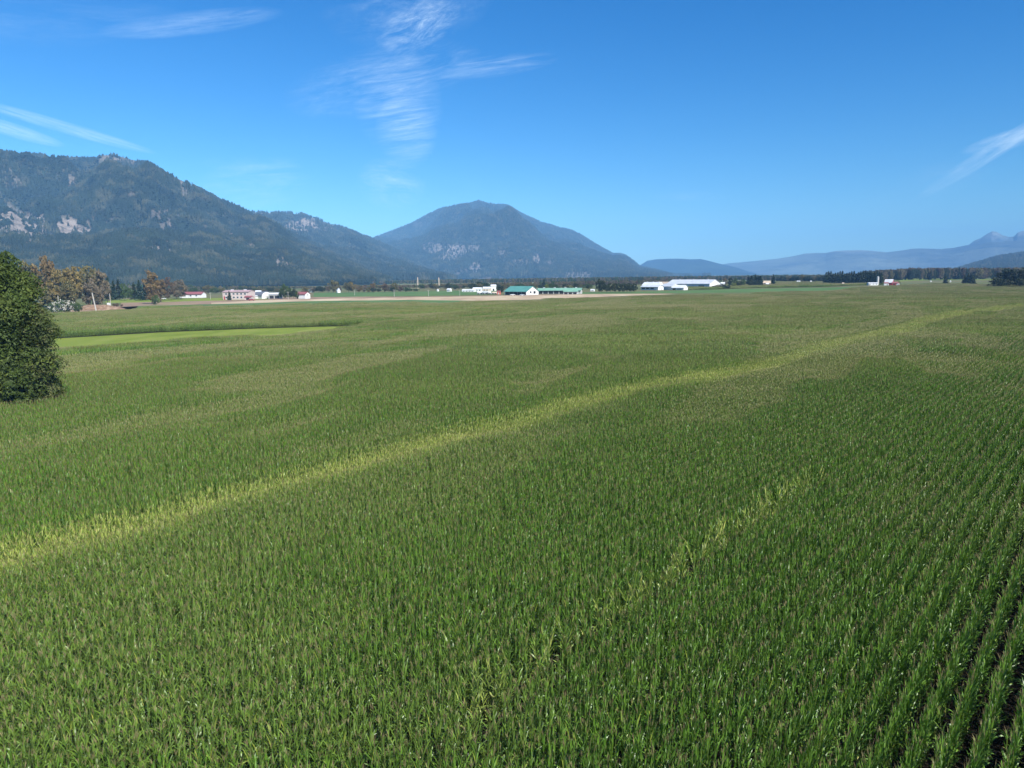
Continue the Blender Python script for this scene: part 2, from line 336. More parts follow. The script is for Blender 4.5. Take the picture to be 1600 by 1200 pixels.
def patch(rng, size, nseg, nl, gap, rows_step, fat):
    Vs = []; Qs = []; ms = []; ls = []; off = 0; gs = [corn_geo(rng, 2.35, nl, nseg, 1) for _ in range(8)]
    for u in np.arange(-size/2+rows_step/2, size/2, rows_step):
        for v in np.arange(-size/2+gap/2, size/2, gap):
            g = gs[rng.integers(8)]; a = rng.uniform(0, 2*pi); s_ = rng.uniform(.93, 1.05); x, y, z = g[0].T
            c_, s2 = cos(a)*fat, sin(a)*fat
            P3 = np.stack([x*c_-y*s2+u+rng.normal(0, .04), x*s2+y*c_+v+rng.normal(0, .03), z*s_], 1)
            Vs.append(P3); Qs.append(g[1]+off); ms.append(g[2]); ls.append(np.clip(g[3]*.9+rng.normal(0, .1), 0, 1)); off += len(x)
    return np.concatenate(Vs), np.concatenate(Qs), np.concatenate(ms), np.concatenate(ls)
mid_col = bpy.data.collections.new('maize_patches'); far_col = bpy.data.collections.new('maize_far_patches')
TM = .762*4; TF = .762*14
for i in range(5):
    g = patch(RNG, TM, 3, 8, .22, .762, 1.0); mid_col.objects.link(bpy.data.objects.new('maize_patch_%d' % i, mesh_np('maize_patch', g[0], [g[1]], mats3, g[2], True, {'lv': g[3]})))
for i in range(4):
    g = patch(RNG, TF, 2, 5, .36, .762, 1.5); far_col.objects.link(bpy.data.objects.new('maize_far_patch_%d' % i, mesh_np('maize_far_patch', g[0], [g[1]], mats3, g[2], True, {'lv': g[3]})))
NEAR_R, MID_R = 125., 430.
# the bent row beside the wheel track
A = np.array(gp(745, 1078, 2.0)); B = np.array(gp(1250, 757, 2.0)); bent_u = float((A@RN+B@RN)/2); bent_v = (float(A@RD)-1, float(B@RD)+4)
bent_u = round(bent_u/.762)*.762
def corn_attrs(x, y):
    d, k = segdist(x, y, YEL)
    wn = vnoise(x/9, y/9, 31); hw = 1.2+1.3*wn+np.clip(y/85, 0, 4.5)
    yel = np.clip((1.25-d/hw)*1.5, 0, 1)*(.62+.38*vnoise(x/4, y/4, 5))*(1-.25*smooth(0, 60, x*0+30-y))
    # long low waves of poorer soil across the field
    f = fbm(x/55+.25*y/55, y/22, 4, 3); g2 = fbm(x/120, y/60, 3, 9)
    dry = smooth(.50, .68, f)*.8+smooth(.52, .7, g2)*.4
    mid = smooth(.5, .6, fbm(x/14, y/9, 3, 21))
    far = smooth(70, 260, y)
    hgt_ = 1.04-.20*yel-.26*dry*far+.10*(vnoise(x/6, y/5, 8)-.5)+.05*(mid-.5)
    tint = np.clip(yel+.30*dry*smooth(40, 150, y)+.10*far, 0, 1)
    ux = x*RN[0]+y*RN[1]; vx = x*RD[0]+y*RD[1]; ax = ux*cos(.22)+vx*sin(.22); bx = -ux*sin(.22)+vx*cos(.22)
    b1 = smooth(.47, .60, fbm(ax/16, bx/46, 4, 71)); b2 = smooth(.45, .62, fbm(x/40, y/26, 4, 72)); sc_ = .35+.65*smooth(35, 110, y)
    brn = np.clip(.85*b1*sc_+.35*b2*smooth(60, 160, y)+.35*smooth(160, 450, y), 0, 1)*(1-.8*yel)
    hgt_ = hgt_-.30*(b1-.5)*sc_; dl, _k = segdist(x, y, LANE+[LANE[0]]); hgt_ = hgt_*(.80+.20*smooth(0, 9, dl))
    return np.clip(tint, 0, 1), hgt_, brn
def geo_group(name, col):
    g = bpy.data.node_groups.new(name, 'GeometryNodeTree')
    g.interface.new_socket('Geometry', in_out='INPUT', socket_type='NodeSocketGeometry'); g.interface.new_socket('Geometry', in_out='OUTPUT', socket_type='NodeSocketGeometry')
    a = g.nodes.new
    gi = a('NodeGroupInput'); go = a('NodeGroupOutput'); ip = a('GeometryNodeInstanceOnPoints'); ci = a('GeometryNodeCollectionInfo')
    ci.inputs['Collection'].default_value = col; ci.inputs['Separate Children'].default_value = True; ci.inputs['Reset Children'].default_value = True; ip.inputs['Pick Instance'].default_value = True
    def na(nm, t):
        q = a('GeometryNodeInputNamedAttribute'); q.data_type = t; q.inputs['Name'].default_value = nm; return q.outputs['Attribute']
    K = g.links.new
    K(gi.outputs[0], ip.inputs['Points']); K(ci.outputs[0], ip.inputs['Instance']); K(na('vid', 'INT'), ip.inputs['Instance Index'])
    e2r = a('FunctionNodeEulerToRotation'); K(na('rot', 'FLOAT_VECTOR'), e2r.inputs[0]); K(e2r.outputs[0], ip.inputs['Rotation'])
    K(na('scl', 'FLOAT_VECTOR'), ip.inputs['Scale']); K(ip.outputs[0], go.inputs[0]); return g
def scatter(name, col, P3, rot, scl_, vid, tint=None, brn=None):
    me = bpy.data.meshes.new(name); me.vertices.add(len(P3)); me.vertices.foreach_set('co', np.asarray(P3, np.float32).ravel())
    for k, v in (('rot', rot), ('scl', scl_)): me.attributes.new(k, 'FLOAT_VECTOR', 'POINT').data.foreach_set('vector', np.asarray(v, np.float32).ravel())
    me.attributes.new('vid', 'INT', 'POINT').data.foreach_set('value', np.asarray(vid, np.int32))
    if tint is not None: me.attributes.new('tint', 'FLOAT', 'POINT').data.foreach_set('value', np.asarray(tint, np.float32))
    if brn is not None: me.attributes.new('brn', 'FLOAT', 'POINT').data.foreach_set('value', np.asarray(brn, np.float32))
    me.update(); o = obj(name, me); md = o.modifiers.new('instances', 'NODES'); md.node_group = geo_group(name, col); return o
def infield(x, y):
    return (inpoly(x, y, MAIN) & ~inpoly(x, y, LANE)) | inpoly(x, y, SECOND)
TREE_AT = (gp(-2, 628, 2.3)[0]-1, gp(-2, 628, 2.3)[1]+4)
def vis(x, y, m): # a wide view with a margin for a step aside
    return (np.abs(x) < .76*y+m) & (y > 4)
# near: every plant on its own
us = np.arange(-260, 260)*.762; xs = []; ys = []; bent = []
for u in us:
    v = np.arange(-260, 260, .155); v = v+RNG.normal(0, .03, len(v)); uu = u+RNG.normal(0, .022, len(v)); x = uu*RN[0]+v*RD[0]; y = uu*RN[1]+v*RD[1]
    k = (y < NEAR_R) & vis(x, y, 5) & (y > 9)
    xs.append(x[k]); ys.append(y[k]); bent.append(((abs(u-bent_u) < .45) & (v > bent_v[0]) & (v < bent_v[1]))[k])
x = np.concatenate(xs); y = np.concatenate(ys); bent = np.concatenate(bent)
k = ~((np.abs(x*RN[0]+y*RN[1]-bent_u-.762) < .3) & (x*RD[0]+y*RD[1] > bent_v[0]) & (x*RD[0]+y*RD[1] < bent_v[1]) & (RNG.random(len(x)) < .6)) & infield(x, y) & (np.hypot((x-TREE_AT[0]), (y-TREE_AT[1])) > 6.2) & (RNG.random(len(x)) > .035)
x, y, bent = x[k], y[k], bent[k]
tint, hh, brn = corn_attrs(x, y); nP = len(x)
hh = hh+RNG.normal(0, .035, nP); rot = np.stack([RNG.normal(0, .032, nP), RNG.normal(0, .032, nP), pi/2-ROWANG+RNG.normal(0, .38, nP)+pi*RNG.integers(0, 2, nP)], 1)
rb = RNG.random(nP)
la = bent & (rb < .75+.25*smooth(.35, .6, vnoise((x*RD[0]+y*RD[1])/1.6, x*0, 12))); rot[la, 0] += RNG.uniform(.12, .55, la.sum())*np.where(RNG.random(la.sum()) < .5, 1, -1); rot[la, 2] = -ROWANG+RNG.normal(0, .9, la.sum()); tint[la] = RNG.uniform(.35, .80, la.sum()); hh[la] *= RNG.uniform(.98, 1.10, la.sum())
ls = (~bent) & (RNG.random(nP) < .012); rot[ls, 0] += RNG.normal(0, .4, ls.sum()); tint[ls] = np.maximum(tint[ls], RNG.uniform(.1, .5, ls.sum()))
sc3 = np.stack([RNG.uniform(.88, 1.08, nP), RNG.uniform(.60, .80, nP), hh], 1); vid = RNG.integers(0, 10, nP)
pxx, pyy, dep = proj(x, y, 2.3)
inf_ = (pxx > 5) & (pxx < 1595) & (pyy < 1195) & ~bent; od = np.argsort(np.where(inf_, dep, 1e9))[:300]
sep = np.zeros(nP, bool); sep[od] = True; r = ~sep
field = scatter('corn_field', protos_col, np.stack([x, y, 0*x], 1)[r], rot[r], sc3[r], vid[r], tint[r], brn[r])
tag(field, 'dense green maize with brown tassels filling the near field', 'corn field', kind='stuff')
pm = {}
for gi_, g in enumerate(geos):
    for m_i, pn in enumerate(('leaves', 'tassel', 'stalk')):
        q = g[1][g[4] == pn]; ids = np.unique(q); rm = np.zeros(len(g[0]), int); rm[ids] = np.arange(len(ids))
        pm[gi_, pn] = mesh_np(pn, g[0][ids], [rm[q]], [mats3[m_i]], None, True, {'lv': g[3][ids]})
for i in od:
    e = empty('corn_plant', (x[i], y[i], 0)); e.rotation_euler = rot[i]; e.scale = sc3[i]
    tag(e, 'single green maize plant with brown tassel in the nearest rows along the bottom edge', 'corn plant', 'corn plants nearest the camera')
    for pn in ('stalk', 'leaves', 'tassel'): obj(pn, pm[int(vid[i]), pn], e)
def tiles(name, col, size, r0, r1, nv, label, m):
    R_ = r1*1.4; k_ = np.arange(-int(R_/size), int(R_/size)+1)*size; U, Vv = np.meshgrid(k_, k_); x = (U*RN[0]+Vv*RD[0]).ravel(); y = (U*RN[1]+Vv*RD[1]).ravel()
    k = (y >= r0) & (y < r1) & vis(x, y, m) & infield(x, y); x, y = x[k], y[k]; t, h, br_ = corn_attrs(x, y); nn = len(x)
    rot = np.zeros((nn, 3)); rot[:, 2] = -ROWANG+pi*RNG.integers(0, 2, nn); sc = np.ones((nn, 3)); sc[:, 2] = h
    return tag(scatter(name, col, np.stack([x, y, 0*x], 1), rot, sc, RNG.integers(0, nv, nn), t, br_), label, 'corn field', kind='stuff')
tiles('corn_field', mid_col, TM, NEAR_R+TM*.35, MID_R, 5, 'green maize with pinkish tassels across the middle of the field', 15)
tiles('corn_field', far_col, TF, MID_R, 1700, 4, 'brownish maize tops in the far field before the farms', 30)
print('near', r.sum())

# ------------------------------------------------------------ mountains
rock = None
def interp_prof(prof, az):
    A_ = [azel(*p) for p in prof]; a = np.array([q[0] for q in A_]); e = np.array([math.tan(q[1]) for q in A_]); return np.interp(az, a, e)
def mountain(name, prof, rfoot, rridge, rback, mat, seed, rough=.35, patches=(), na=420, nr=150, spur=600., label=None, wob=0, fleck=.6):
    az = np.linspace(azel(*prof[0])[0], azel(*prof[-1])[0], na); tt = interp_prof(prof, az); t = np.linspace(0, 1, nr)
    tr_ = (rridge-rfoot)/(rback-rfoot)
    Rm = rfoot+(rback-rfoot)*t; R2, A2 = np.meshgrid(Rm, az)      # [na, nr]
    if wob: R2 = R2+wob*(vnoise(A2*9, A2*0, seed+50)-.5)*smooth(0, tr_, (R2-rfoot)/(rback-rfoot))
    X = R2*np.sin(A2); Y = R2*np.cos(A2)
    T = np.broadcast_to(t, X.shape); s_ = np.where(T < tr_, (T/tr_)**1.12*(1.45-.45*T/tr_), 1-.9*((T-tr_)/(1-tr_))**1.3)
    rg = 1-np.abs(2*fbm(X/spur, Y/spur, 5, seed, .5)-1); rg2 = fbm(X/(spur*.3), Y/(spur*.3), 4, seed+7)
    nz = (rg-.7)*1.5+(rg2-.5)*.6
    env = np.clip(1-np.abs(T-tr_*.5)/(tr_*.62), 0, 1)**.7
    raw = np.clip(s_*(1+rough*nz*env), -.05, None)*R2.mean(); k = tt[:, None]*np.ones_like(raw)
    mxr = (raw/R2).max(1); Z = raw*((np.clip(tt, -.001, None)+CZ/rridge)/mxr)[:, None]; Z = np.where(T < .004, -20, Z-2)
    Z[:, 0] = -30; Z[:, -1] = np.minimum(Z[:, -1], 0)-30
    px, py, _ = proj(X, Y, Z); rk = np.zeros_like(X); hz = fbm(px/7, py/4, 4, seed+3)
    for (cx, cy, rx, ry, st) in patches:
        rx, ry = rx*1.15+.8, ry*1.25+1.2; d = 1-((px-cx)/rx)**2-((py-cy+1.5)/ry)**2; rk = np.maximum(rk, st*smooth(.0, .35, d+.2+(hz-.5)*2.2)*smooth(-.6, .1, d))
    fl = smooth(.60, .72, fbm(px/3.2, py/7, 3, seed+90))*smooth(.50, .66, fbm(px/45, py/22, 3, seed+91)); rk = np.maximum(rk, .62*fleck*fl*smooth(.05, .15, T))
    rk = np.where(T > tr_+.02, 0, rk)
    idx = np.arange(na*nr).reshape(na, nr); Q = np.stack([idx[:-1, :-1], idx[1:, :-1], idx[1:, 1:], idx[:-1, 1:]], -1).reshape(-1, 4)
    o = obj(name, mesh_np(name, np.stack([X, Y, Z], -1).reshape(-1, 3), [Q], [mat], None, True, {'rk': rk.ravel()})); tag(o, label, None, None, 'structure')
    return X, Y, Z, rk, T, tr_
def mtmat(name, a, b, rkc, sc=.02, bd=12.):
    n = NT(name); c = n.ramp(n.noise(sc, 5, rough=.6), [(.35, a), (.65, b)]); c2 = n.ramp(n.noise(sc*.16, 5, rough=.6), [(.38, (.45, .5, .6)), (.62, (1.6, 1.45, 1.1))])
    c = n.mix(1., c, c2, 'MULTIPLY'); r_ = n.ramp(n.noise(sc*2.2, 5, rough=.7), [(.38, (0, 0, 0)), (.55, (1, 1, 1))])
    f = n.math('MULTIPLY', n.attr('rk'), n.math('ADD', n.math('MULTIPLY', r_, .6), .4), clamp=True)
    return n.fin(n.mix(f, c, rkc), 1, .05, bump=n.noise(sc, 6, rough=.7), bd=bd)
mA = mtmat('forest_slope', (.005, .010, .008), (.014, .022, .014), (.21, .175, .15))
mB = mtmat('far_slope', (.006, .012, .009), (.014, .021, .014), (.20, .175, .16), .012, 25.)
mC = mtmat('hazed_slope', (.05, .07, .085), (.085, .11, .125), (.26, .27, .28), .004, 60.)  # forested slopes; pale blue-grey puts part of the distance haze into the colour
conif = foliage('mountain_conifer', (.002, .006, .005), (.016, .026, .014), (.060, .060, .034), .010, .1)
tree_col = bpy.data.collections.new('slope_trees')
for i in range(4):                                    # small conifer shapes for the forested slopes
    V = []; Q = []; Tf = []; rg = np.random.default_rng(i+60)
    for t in range(4):
        z0 = .10+.22*t; z1 = min(1., z0+.36); rad = (.30-.06*t)*rg.uniform(.9, 1.1); b = len(V); kk = 6
        for q in range(kk): a = 2*pi*q/kk+t*.5; rr_ = rad*rg.uniform(.7, 1.25); V.append((rr_*cos(a), rr_*sin(a), z0+rg.uniform(-.04, .03)))
        V.append((rg.normal(0, .01), rg.normal(0, .01), z1))
        for q in range(kk): Tf.append((b+q, b+(q+1) % kk, b+kk))
    V = np.array(V)
    if i == 3: V[:, :2] *= 1.9; V[:, 2] *= .75
    tree_col.objects.link(bpy.data.objects.new('slope_tree_%d' % i, mesh_np('slope_tree', V, [np.array(Tf)], [conif], None, False, {'lv': RNG.random(len(V))})))
def forest(surf, count, hrange, label, tmax=1.0, name='forest'):
    X, Y, Z, rk, T, tr_ = surf; na, nr = X.shape
    i = RNG.uniform(0, na-1.001, count); j = RNG.uniform(1, min(nr-2, (tr_+.03)*nr*tmax), count)
    i0 = i.astype(int); j0 = j.astype(int); fi = i-i0; fj = j-j0
    def bl(G): return (G[i0, j0]*(1-fi)+G[i0+1, j0]*fi)*(1-fj)+(G[i0, j0+1]*(1-fi)+G[i0+1, j0+1]*fi)*fj
    x, y, z, r_ = bl(X), bl(Y), bl(Z), bl(rk); k = (RNG.random(count) > smooth(.10, .55, r_)*.85) & (z > 3); x, y, z = x[k], y[k], z[k]; nn = len(x)
    h = RNG.uniform(*hrange, nn)*(.75+.5*vnoise(x/150, y/150, 77)); rot = np.zeros((nn, 3)); rot[:, 2] = RNG.uniform(0, 6.3, nn)
    vid = np.where(vnoise(x/90, y/90, 78)+RNG.normal(0, .12, nn) > .62, 3, RNG.integers(0, 3, nn))
    return tag(scatter(name, tree_col, np.stack([x, y, z-.5], 1), rot, np.stack([h, h, h], 1), vid), label, 'forest', kind='stuff')
PA = [(-330, 262), (-200, 245), (-100, 236), (0, 236), (40, 239), (80, 243), (110, 245), (150, 247), (162, 241), (180, 241), (205, 248), (235, 254), (252, 266), (275, 275), (300, 287), (330, 302), (350, 313), (375, 324), (392, 332), (440, 352), (500, 385), (560, 412), (620, 436), (650, 440)]
patA = [(16, 340, 30, 8, 1), (50, 352, 20, 12, 1), (30, 363, 28, 6, .9), (105, 352, 13, 13, 1), (132, 362, 10, 6, 1), (35, 240+60, 0.1, .1, 0), (28, 284, 8, 3, .6), (112, 285, 4, 9, .6), (250, 333, 12, 4, .5), (255, 389, 28, 8, 1), (162, 246, 8, 2.2, .7), (195, 250, 20, 2.5, .8), (282, 282, 14, 3, .7), (146, 344, 4, 6, .6), (140, 386, 22, 3, .5), (285, 306, 6, 3, .5), (205, 306, 12, 6, .35), (320, 350, 8, 10, .3), (392, 386, 4, 4, .7), (440, 414, 10, 7, .9), (468, 417, 6, 4, .7), (60, 372, 30, 5, .6), (85, 440, 1, 1, 0), (400, 432, 8, 3, .4), (260, 352, 12, 8, .4), (40, 255, 5, 8, .3), (180, 340, 6, 4, .4)]
SA = mountain('mountain', PA, 1500, 4600, 5800, mA, 11, .85, patA, 560, 170, 620., 'long forested mountain with bare rock faces on the left', fleck=1.1)
PB = [(300, 352), (340, 342), (370, 336), (395, 331), (430, 332), (457, 333), (459, 336), (470, 333.5), (490, 340), (505, 346), (512, 349), (530, 353), (545, 359), (560, 366), (590, 378), (620, 391), (650, 405), (680, 419), (705, 430), (740, 441), (780, 443)]
patB = [(413, 333, 17, 4.5, 1), (480, 350, 14, 6, 1), (462, 359, 16, 8, 1), (500, 358, 22, 1.6, .6), (515, 351, 10, 2, .7), (560, 395, 14, 5, .3), (600, 415, 8, 3, .3)]
SB = mountain('mountain', PB, 2600, 5900, 7000, mA, 23, .55, patB, 360, 140, 560., 'lower forested ridge with brown clear-cut behind the left mountain')
PC = [(470, 425), (530, 398), (588, 371), (612, 362), (640, 351), (665, 337), (690, 326), (715, 321), (735, 318), (748, 314.5), (757, 317), (770, 320), (795, 321), (808, 329), (815, 334), (835, 343), (850, 350), (870, 355), (890, 359), (905, 366), (920, 375), (938, 386), (950, 393), (958, 398), (968, 397), (978, 400), (990, 408), (1000, 416), (1020, 421), (1045, 428), (1075, 436), (1110, 442)]
patC = [(675, 389, 14, 6, .8), (712, 393, 16, 9, 1), (700, 404, 12, 4, .8), (740, 389, 10, 5, .6), (786, 397, 7, 4, .6), (838, 405, 5, 6, .8), (742, 420, 8, 6, .8), (725, 427, 20, 5, .5), (812, 413, 12, 5, .5), (905, 431, 20, 4, .6), (890, 434, 26, 3, .4), (860, 412, 10, 3, .5), (835, 385, 22, 3, .3), (658, 352, 12, 3, .3), (636, 388, 10, 5, .4), (768, 437, 20, 3, .4)]
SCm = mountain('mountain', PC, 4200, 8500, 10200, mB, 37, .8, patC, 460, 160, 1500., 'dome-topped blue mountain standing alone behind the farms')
PR = [(1480, 428), (1500, 421), (1520, 415), (1540, 409), (1560, 404), (1580, 400), (1600, 397), (1650, 389), (1750, 378)]
SR = mountain('hill', PR, 4800, 6600, 8000, mB, 41, .3, (), 120, 60, 900., 'dark wooded hill rising at the right edge')
mountain('hill', [(1050, 437), (1065, 432), (1080, 428), (1092, 427), (1105, 430), (1120, 435), (1140, 438)], 8200, 9300, 9900, mB, 43, .2, (), 60, 40, 400., 'small low wooded knoll behind the white barns')
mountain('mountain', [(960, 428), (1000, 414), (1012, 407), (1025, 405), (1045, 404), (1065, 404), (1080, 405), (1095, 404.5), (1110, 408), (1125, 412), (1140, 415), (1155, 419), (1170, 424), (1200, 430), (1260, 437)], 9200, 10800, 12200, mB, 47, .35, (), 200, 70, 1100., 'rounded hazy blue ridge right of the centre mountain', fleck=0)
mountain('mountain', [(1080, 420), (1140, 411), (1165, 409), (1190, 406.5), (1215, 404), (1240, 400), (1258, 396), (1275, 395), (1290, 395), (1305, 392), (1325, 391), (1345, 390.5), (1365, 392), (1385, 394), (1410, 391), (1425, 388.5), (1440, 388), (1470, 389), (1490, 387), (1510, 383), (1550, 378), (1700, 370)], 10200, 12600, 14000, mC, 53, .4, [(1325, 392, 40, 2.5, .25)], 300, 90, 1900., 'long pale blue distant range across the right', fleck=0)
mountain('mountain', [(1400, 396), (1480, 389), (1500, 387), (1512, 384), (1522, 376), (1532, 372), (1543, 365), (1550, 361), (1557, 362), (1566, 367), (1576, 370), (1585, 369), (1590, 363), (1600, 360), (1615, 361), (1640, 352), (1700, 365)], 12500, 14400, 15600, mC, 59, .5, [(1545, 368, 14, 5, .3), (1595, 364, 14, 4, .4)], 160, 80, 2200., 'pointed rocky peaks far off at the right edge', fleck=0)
forest(SA, 130000, (11, 19), 'dark conifer and mixed forest covering the left mountain')
forest(SB, 50000, (14, 25), 'conifer forest around the clear-cuts on the lower ridge')
forest(SCm, 100000, (15, 26), 'blue-green forest covering the dome-topped centre mountain')
forest(SR, 9000, (20, 34), 'forest covering the hill at the right edge')

# ------------------------------------------------------------ trees
FM = dict(
 green=foliage('leaves_green', (.035, .06, .018), (.06, .10, .025)), dark=foliage('leaves_dark_conifer', (.012, .026, .014), (.026, .045, .020), None, .3, .12),
 olive=foliage('leaves_olive', (.080, .082, .032), (.15, .135, .055), (.19, .145, .065)), rust=foliage('leaves_rust', (.12, .085, .042), (.19, .130, .060), (.13, .115, .05)),
 orange=foliage('leaves_orange', (.14, .115, .042), (.24, .18, .065), (.12, .11, .042)), grey=foliage('leaves_grey_brown', (.13, .105, .072), (.19, .155, .11), (.08, .08, .045)),
 red=foliage('leaves_red_brown', (.10, .065, .045), (.14, .092, .065), (.09, .07, .04)), lime=foliage('leaves_lime', (.10, .14, .03), (.16, .19, .045)),
 pine=foliage('leaves_pine', (.010, .020, .012), (.024, .038, .018), None, .4, .1), shrub=foliage('leaves_dark_shrub', (.022, .036, .018), (.04, .055, .026)))
big_m = foliage('leaves_big_tree', (.028, .048, .012), (.070, .108, .022), (.115, .145, .030), .22, .25)
big2_m = foliage('leaves_dull_tree', (.036, .056, .016), (.080, .108, .028), (.11, .12, .045), .5, .25)
def cards(rng, C, Nrm, size, elong=1.6, hang=0.):
    n_ = len(C); d = rng.normal(size=(n_, 3)); d[:, 2] -= hang; d /= np.linalg.norm(d, axis=1)[:, None]
    e = np.cross(d, Nrm+rng.normal(0, .6, (n_, 3))); e /= np.linalg.norm(e, axis=1)[:, None]+1e-9
    s = (size*rng.uniform(.6, 1.4, n_))[:, None]; a = d*s*elong*.5; b = e*s*.5
    V = np.stack([C-a, C+b*.9-a*.1, C+a, C-b*.9+a*.1], 1).reshape(-1, 3); Q = np.arange(n_*4).reshape(-1, 4); return V, Q
def crown_broad(rng, nclump, per, csize, leaf, wx=.42, z0=.12, shape='round', sag=0.):
    C = []; 
    while len(C) < nclump:
        p = rng.uniform(-1, 1, 3); r_ = np.linalg.norm(p)
        if r_ > 1 or r_ < .35 and rng.random() < .8: continue
        z = z0+(1-z0)*(p[2]*.5+.5)*.95
        k = 1.0
        if shape == 'tall': k = .62+.3*sin(pi*(z*.9))
        if shape == 'fan': k = .55+.6*z
        C.append((p[0]*wx*k, p[1]*wx*k, z))
    C = np.array(C)*(1+.10*rng.normal(size=(nclump, 1))*np.array([1, 1, .4]))
    o = rng.normal(size=(nclump, per, 3)); o /= np.linalg.norm(o, axis=2)[:, :, None]; rad = csize*rng.uniform(.6, 1.3, nclump)[:, None, None]*rng.uniform(.3, 1, (nclump, per, 1))**.5
    pts = C[:, None]+o*rad*np.array([1, 1, .75]); pts[:, :, 2] -= sag*rng.random((nclump, per))
    pts = pts.reshape(-1, 3); nr_ = o.reshape(-1, 3); pts[:, 2] = np.clip(pts[:, 2], .02, 1.02)
    lvc = np.repeat(np.clip(rng.normal(.45, .28, nclump), 0, 1), per)
    V, Q = cards(rng, pts, nr_, leaf); return V, Q, np.repeat(lvc, 4), C
def crown_conifer(rng, layers, per, w=.17, leaf=.05, z0=.1, gap=.0):
    pts = []
    for i in range(layers):
        z = z0+(1-z0)*i/layers; R_ = w*(1-(z-z0)/(1-z0))**.8*rng.uniform(.75, 1.15)+.012
        nb = max(4, int(per*(R_/w)+3))
        for b in range(nb):
            a = rng.uniform(0, 2*pi); rr_ = R_*rng.uniform(.6, 1.15)
            for k in np.linspace(.2, 1, max(2, int(4*R_/w)+1)): pts.append((rr_*k*cos(a)+rng.normal(0, .006), rr_*k*sin(a)+rng.normal(0, .006), z-.25*rr_*k+rng.normal(0, .008)))
    pts = np.array(pts); N_ = np.zeros_like(pts); N_[:, 2] = 1; V, Q = cards(rng, pts, N_, leaf); return V, Q, np.repeat(rng.random(len(pts)), 4), None
def trunk_mesh(rng, h=.9, r=.018, C=None, nl=9, z0=.2):
    b = MB(); b.tube([(0, 0, -.01), (rng.normal(0, .006), rng.normal(0, .006), h*.35), (rng.normal(0, .012), rng.normal(0, .012), h*.7), (rng.normal(0, .015), 0, h)], [r*1.25, r*.85, r*.5, r*.12], 6)
    if C is not None:
        for i in rng.choice(len(C), min(nl, len(C)), replace=False):
            c_ = C[i]; s_ = (0, 0, max(.08, c_[2]*rng.uniform(.4, .65))); md = ((c_[0])*.5, c_[1]*.5, (s_[2]+c_[2])/2+.02); b.tube([s_, md, tuple(c_)], [r*.5, r*.3, r*.08], 4)
    return b.mesh('trunk', bark, sm=True)
VAR = {}
def variants(kind, n_, fn):
    VAR[kind] = []
    for i in range(n_):
        rng = np.random.default_rng(hash(kind) % 1000*0+len(VAR)*37+i); V, Q, lv_, C = fn(rng)
        VAR[kind].append((mesh_np('crown', V, [Q], [FM['green']], None, False, {'lv': lv_}), trunk_mesh(rng, .8 if C is not None else .96, .018 if C is not None else .012, C)))
variants('round', 5, lambda g: crown_broad(g, 60, 42, .10, .042))
variants('bush', 4, lambda g: crown_broad(g, 46, 44, .15, .055, .62, .0))
variants('tall', 4, lambda g: crown_broad(g, 60, 42, .085, .036, .30, .08, 'tall'))
variants('conifer', 5, lambda g: crown_conifer(g, 26, 13))
variants('cone', 3, lambda g: crown_conifer(g, 26, 26, .34, .06, .02))
def pine_crown(g):
    C = []
    for i in range(34): z = g.uniform(.20, .98); a = g.uniform(0, 6.3); r_ = g.uniform(.02, .40)*(1.1-.75*z); C.append((r_*cos(a), r_*sin(a), z))
    C = np.array(C); o = g.normal(size=(34, 46, 3))*np.array([.075, .075, .028]); p = (C[:, None]+o).reshape(-1, 3); N_ = np.zeros_like(p); N_[:, 2] = 1
    V, Q = cards(g, p, N_, .036); return V, Q, np.repeat(g.random(len(p))*.6, 4), C
variants('pine', 4, pine_crown)
tcount = 0
_o = 'first second third fourth fifth sixth seventh eighth ninth tenth eleventh twelfth thirteenth fourteenth fifteenth sixteenth seventeenth eighteenth nineteenth'.split()
ORD = _o+['twentieth']+['twenty-'+q for q in _o[:9]]+['thirtieth']+['thirty-'+q for q in _o[:9]]
def tree(px, top, Y, kind, mat, wpx, label, group=None, name=None, cat='tree'):
    global tcount; tcount += 1
    Y = RM(px, Y); h = hgt(top, px, Y); x_, y_ = at(px, Y); cm, tm = VAR[kind][tcount % len(VAR[kind])]
    base_w = {'round': .95, 'bush': 1.35, 'tall': .62, 'conifer': .36, 'cone': .66, 'pine': .78}[kind]
    wsc = s2m(wpx, Y)/base_w
    e = empty(name or {'conifer': 'conifer_tree', 'cone': 'conifer_tree', 'pine': 'pine_tree', 'bush': 'bush'}.get(kind, 'deciduous_tree'), (x_, y_, 0), tcount*2.4)
    e.scale = (wsc, wsc, h); tag(e, label, cat, group)
    c = obj('crown', cm, e); c.material_slots[0].link = 'OBJECT'; c.material_slots[0].material = FM[mat]; obj('trunk', tm, e); return e
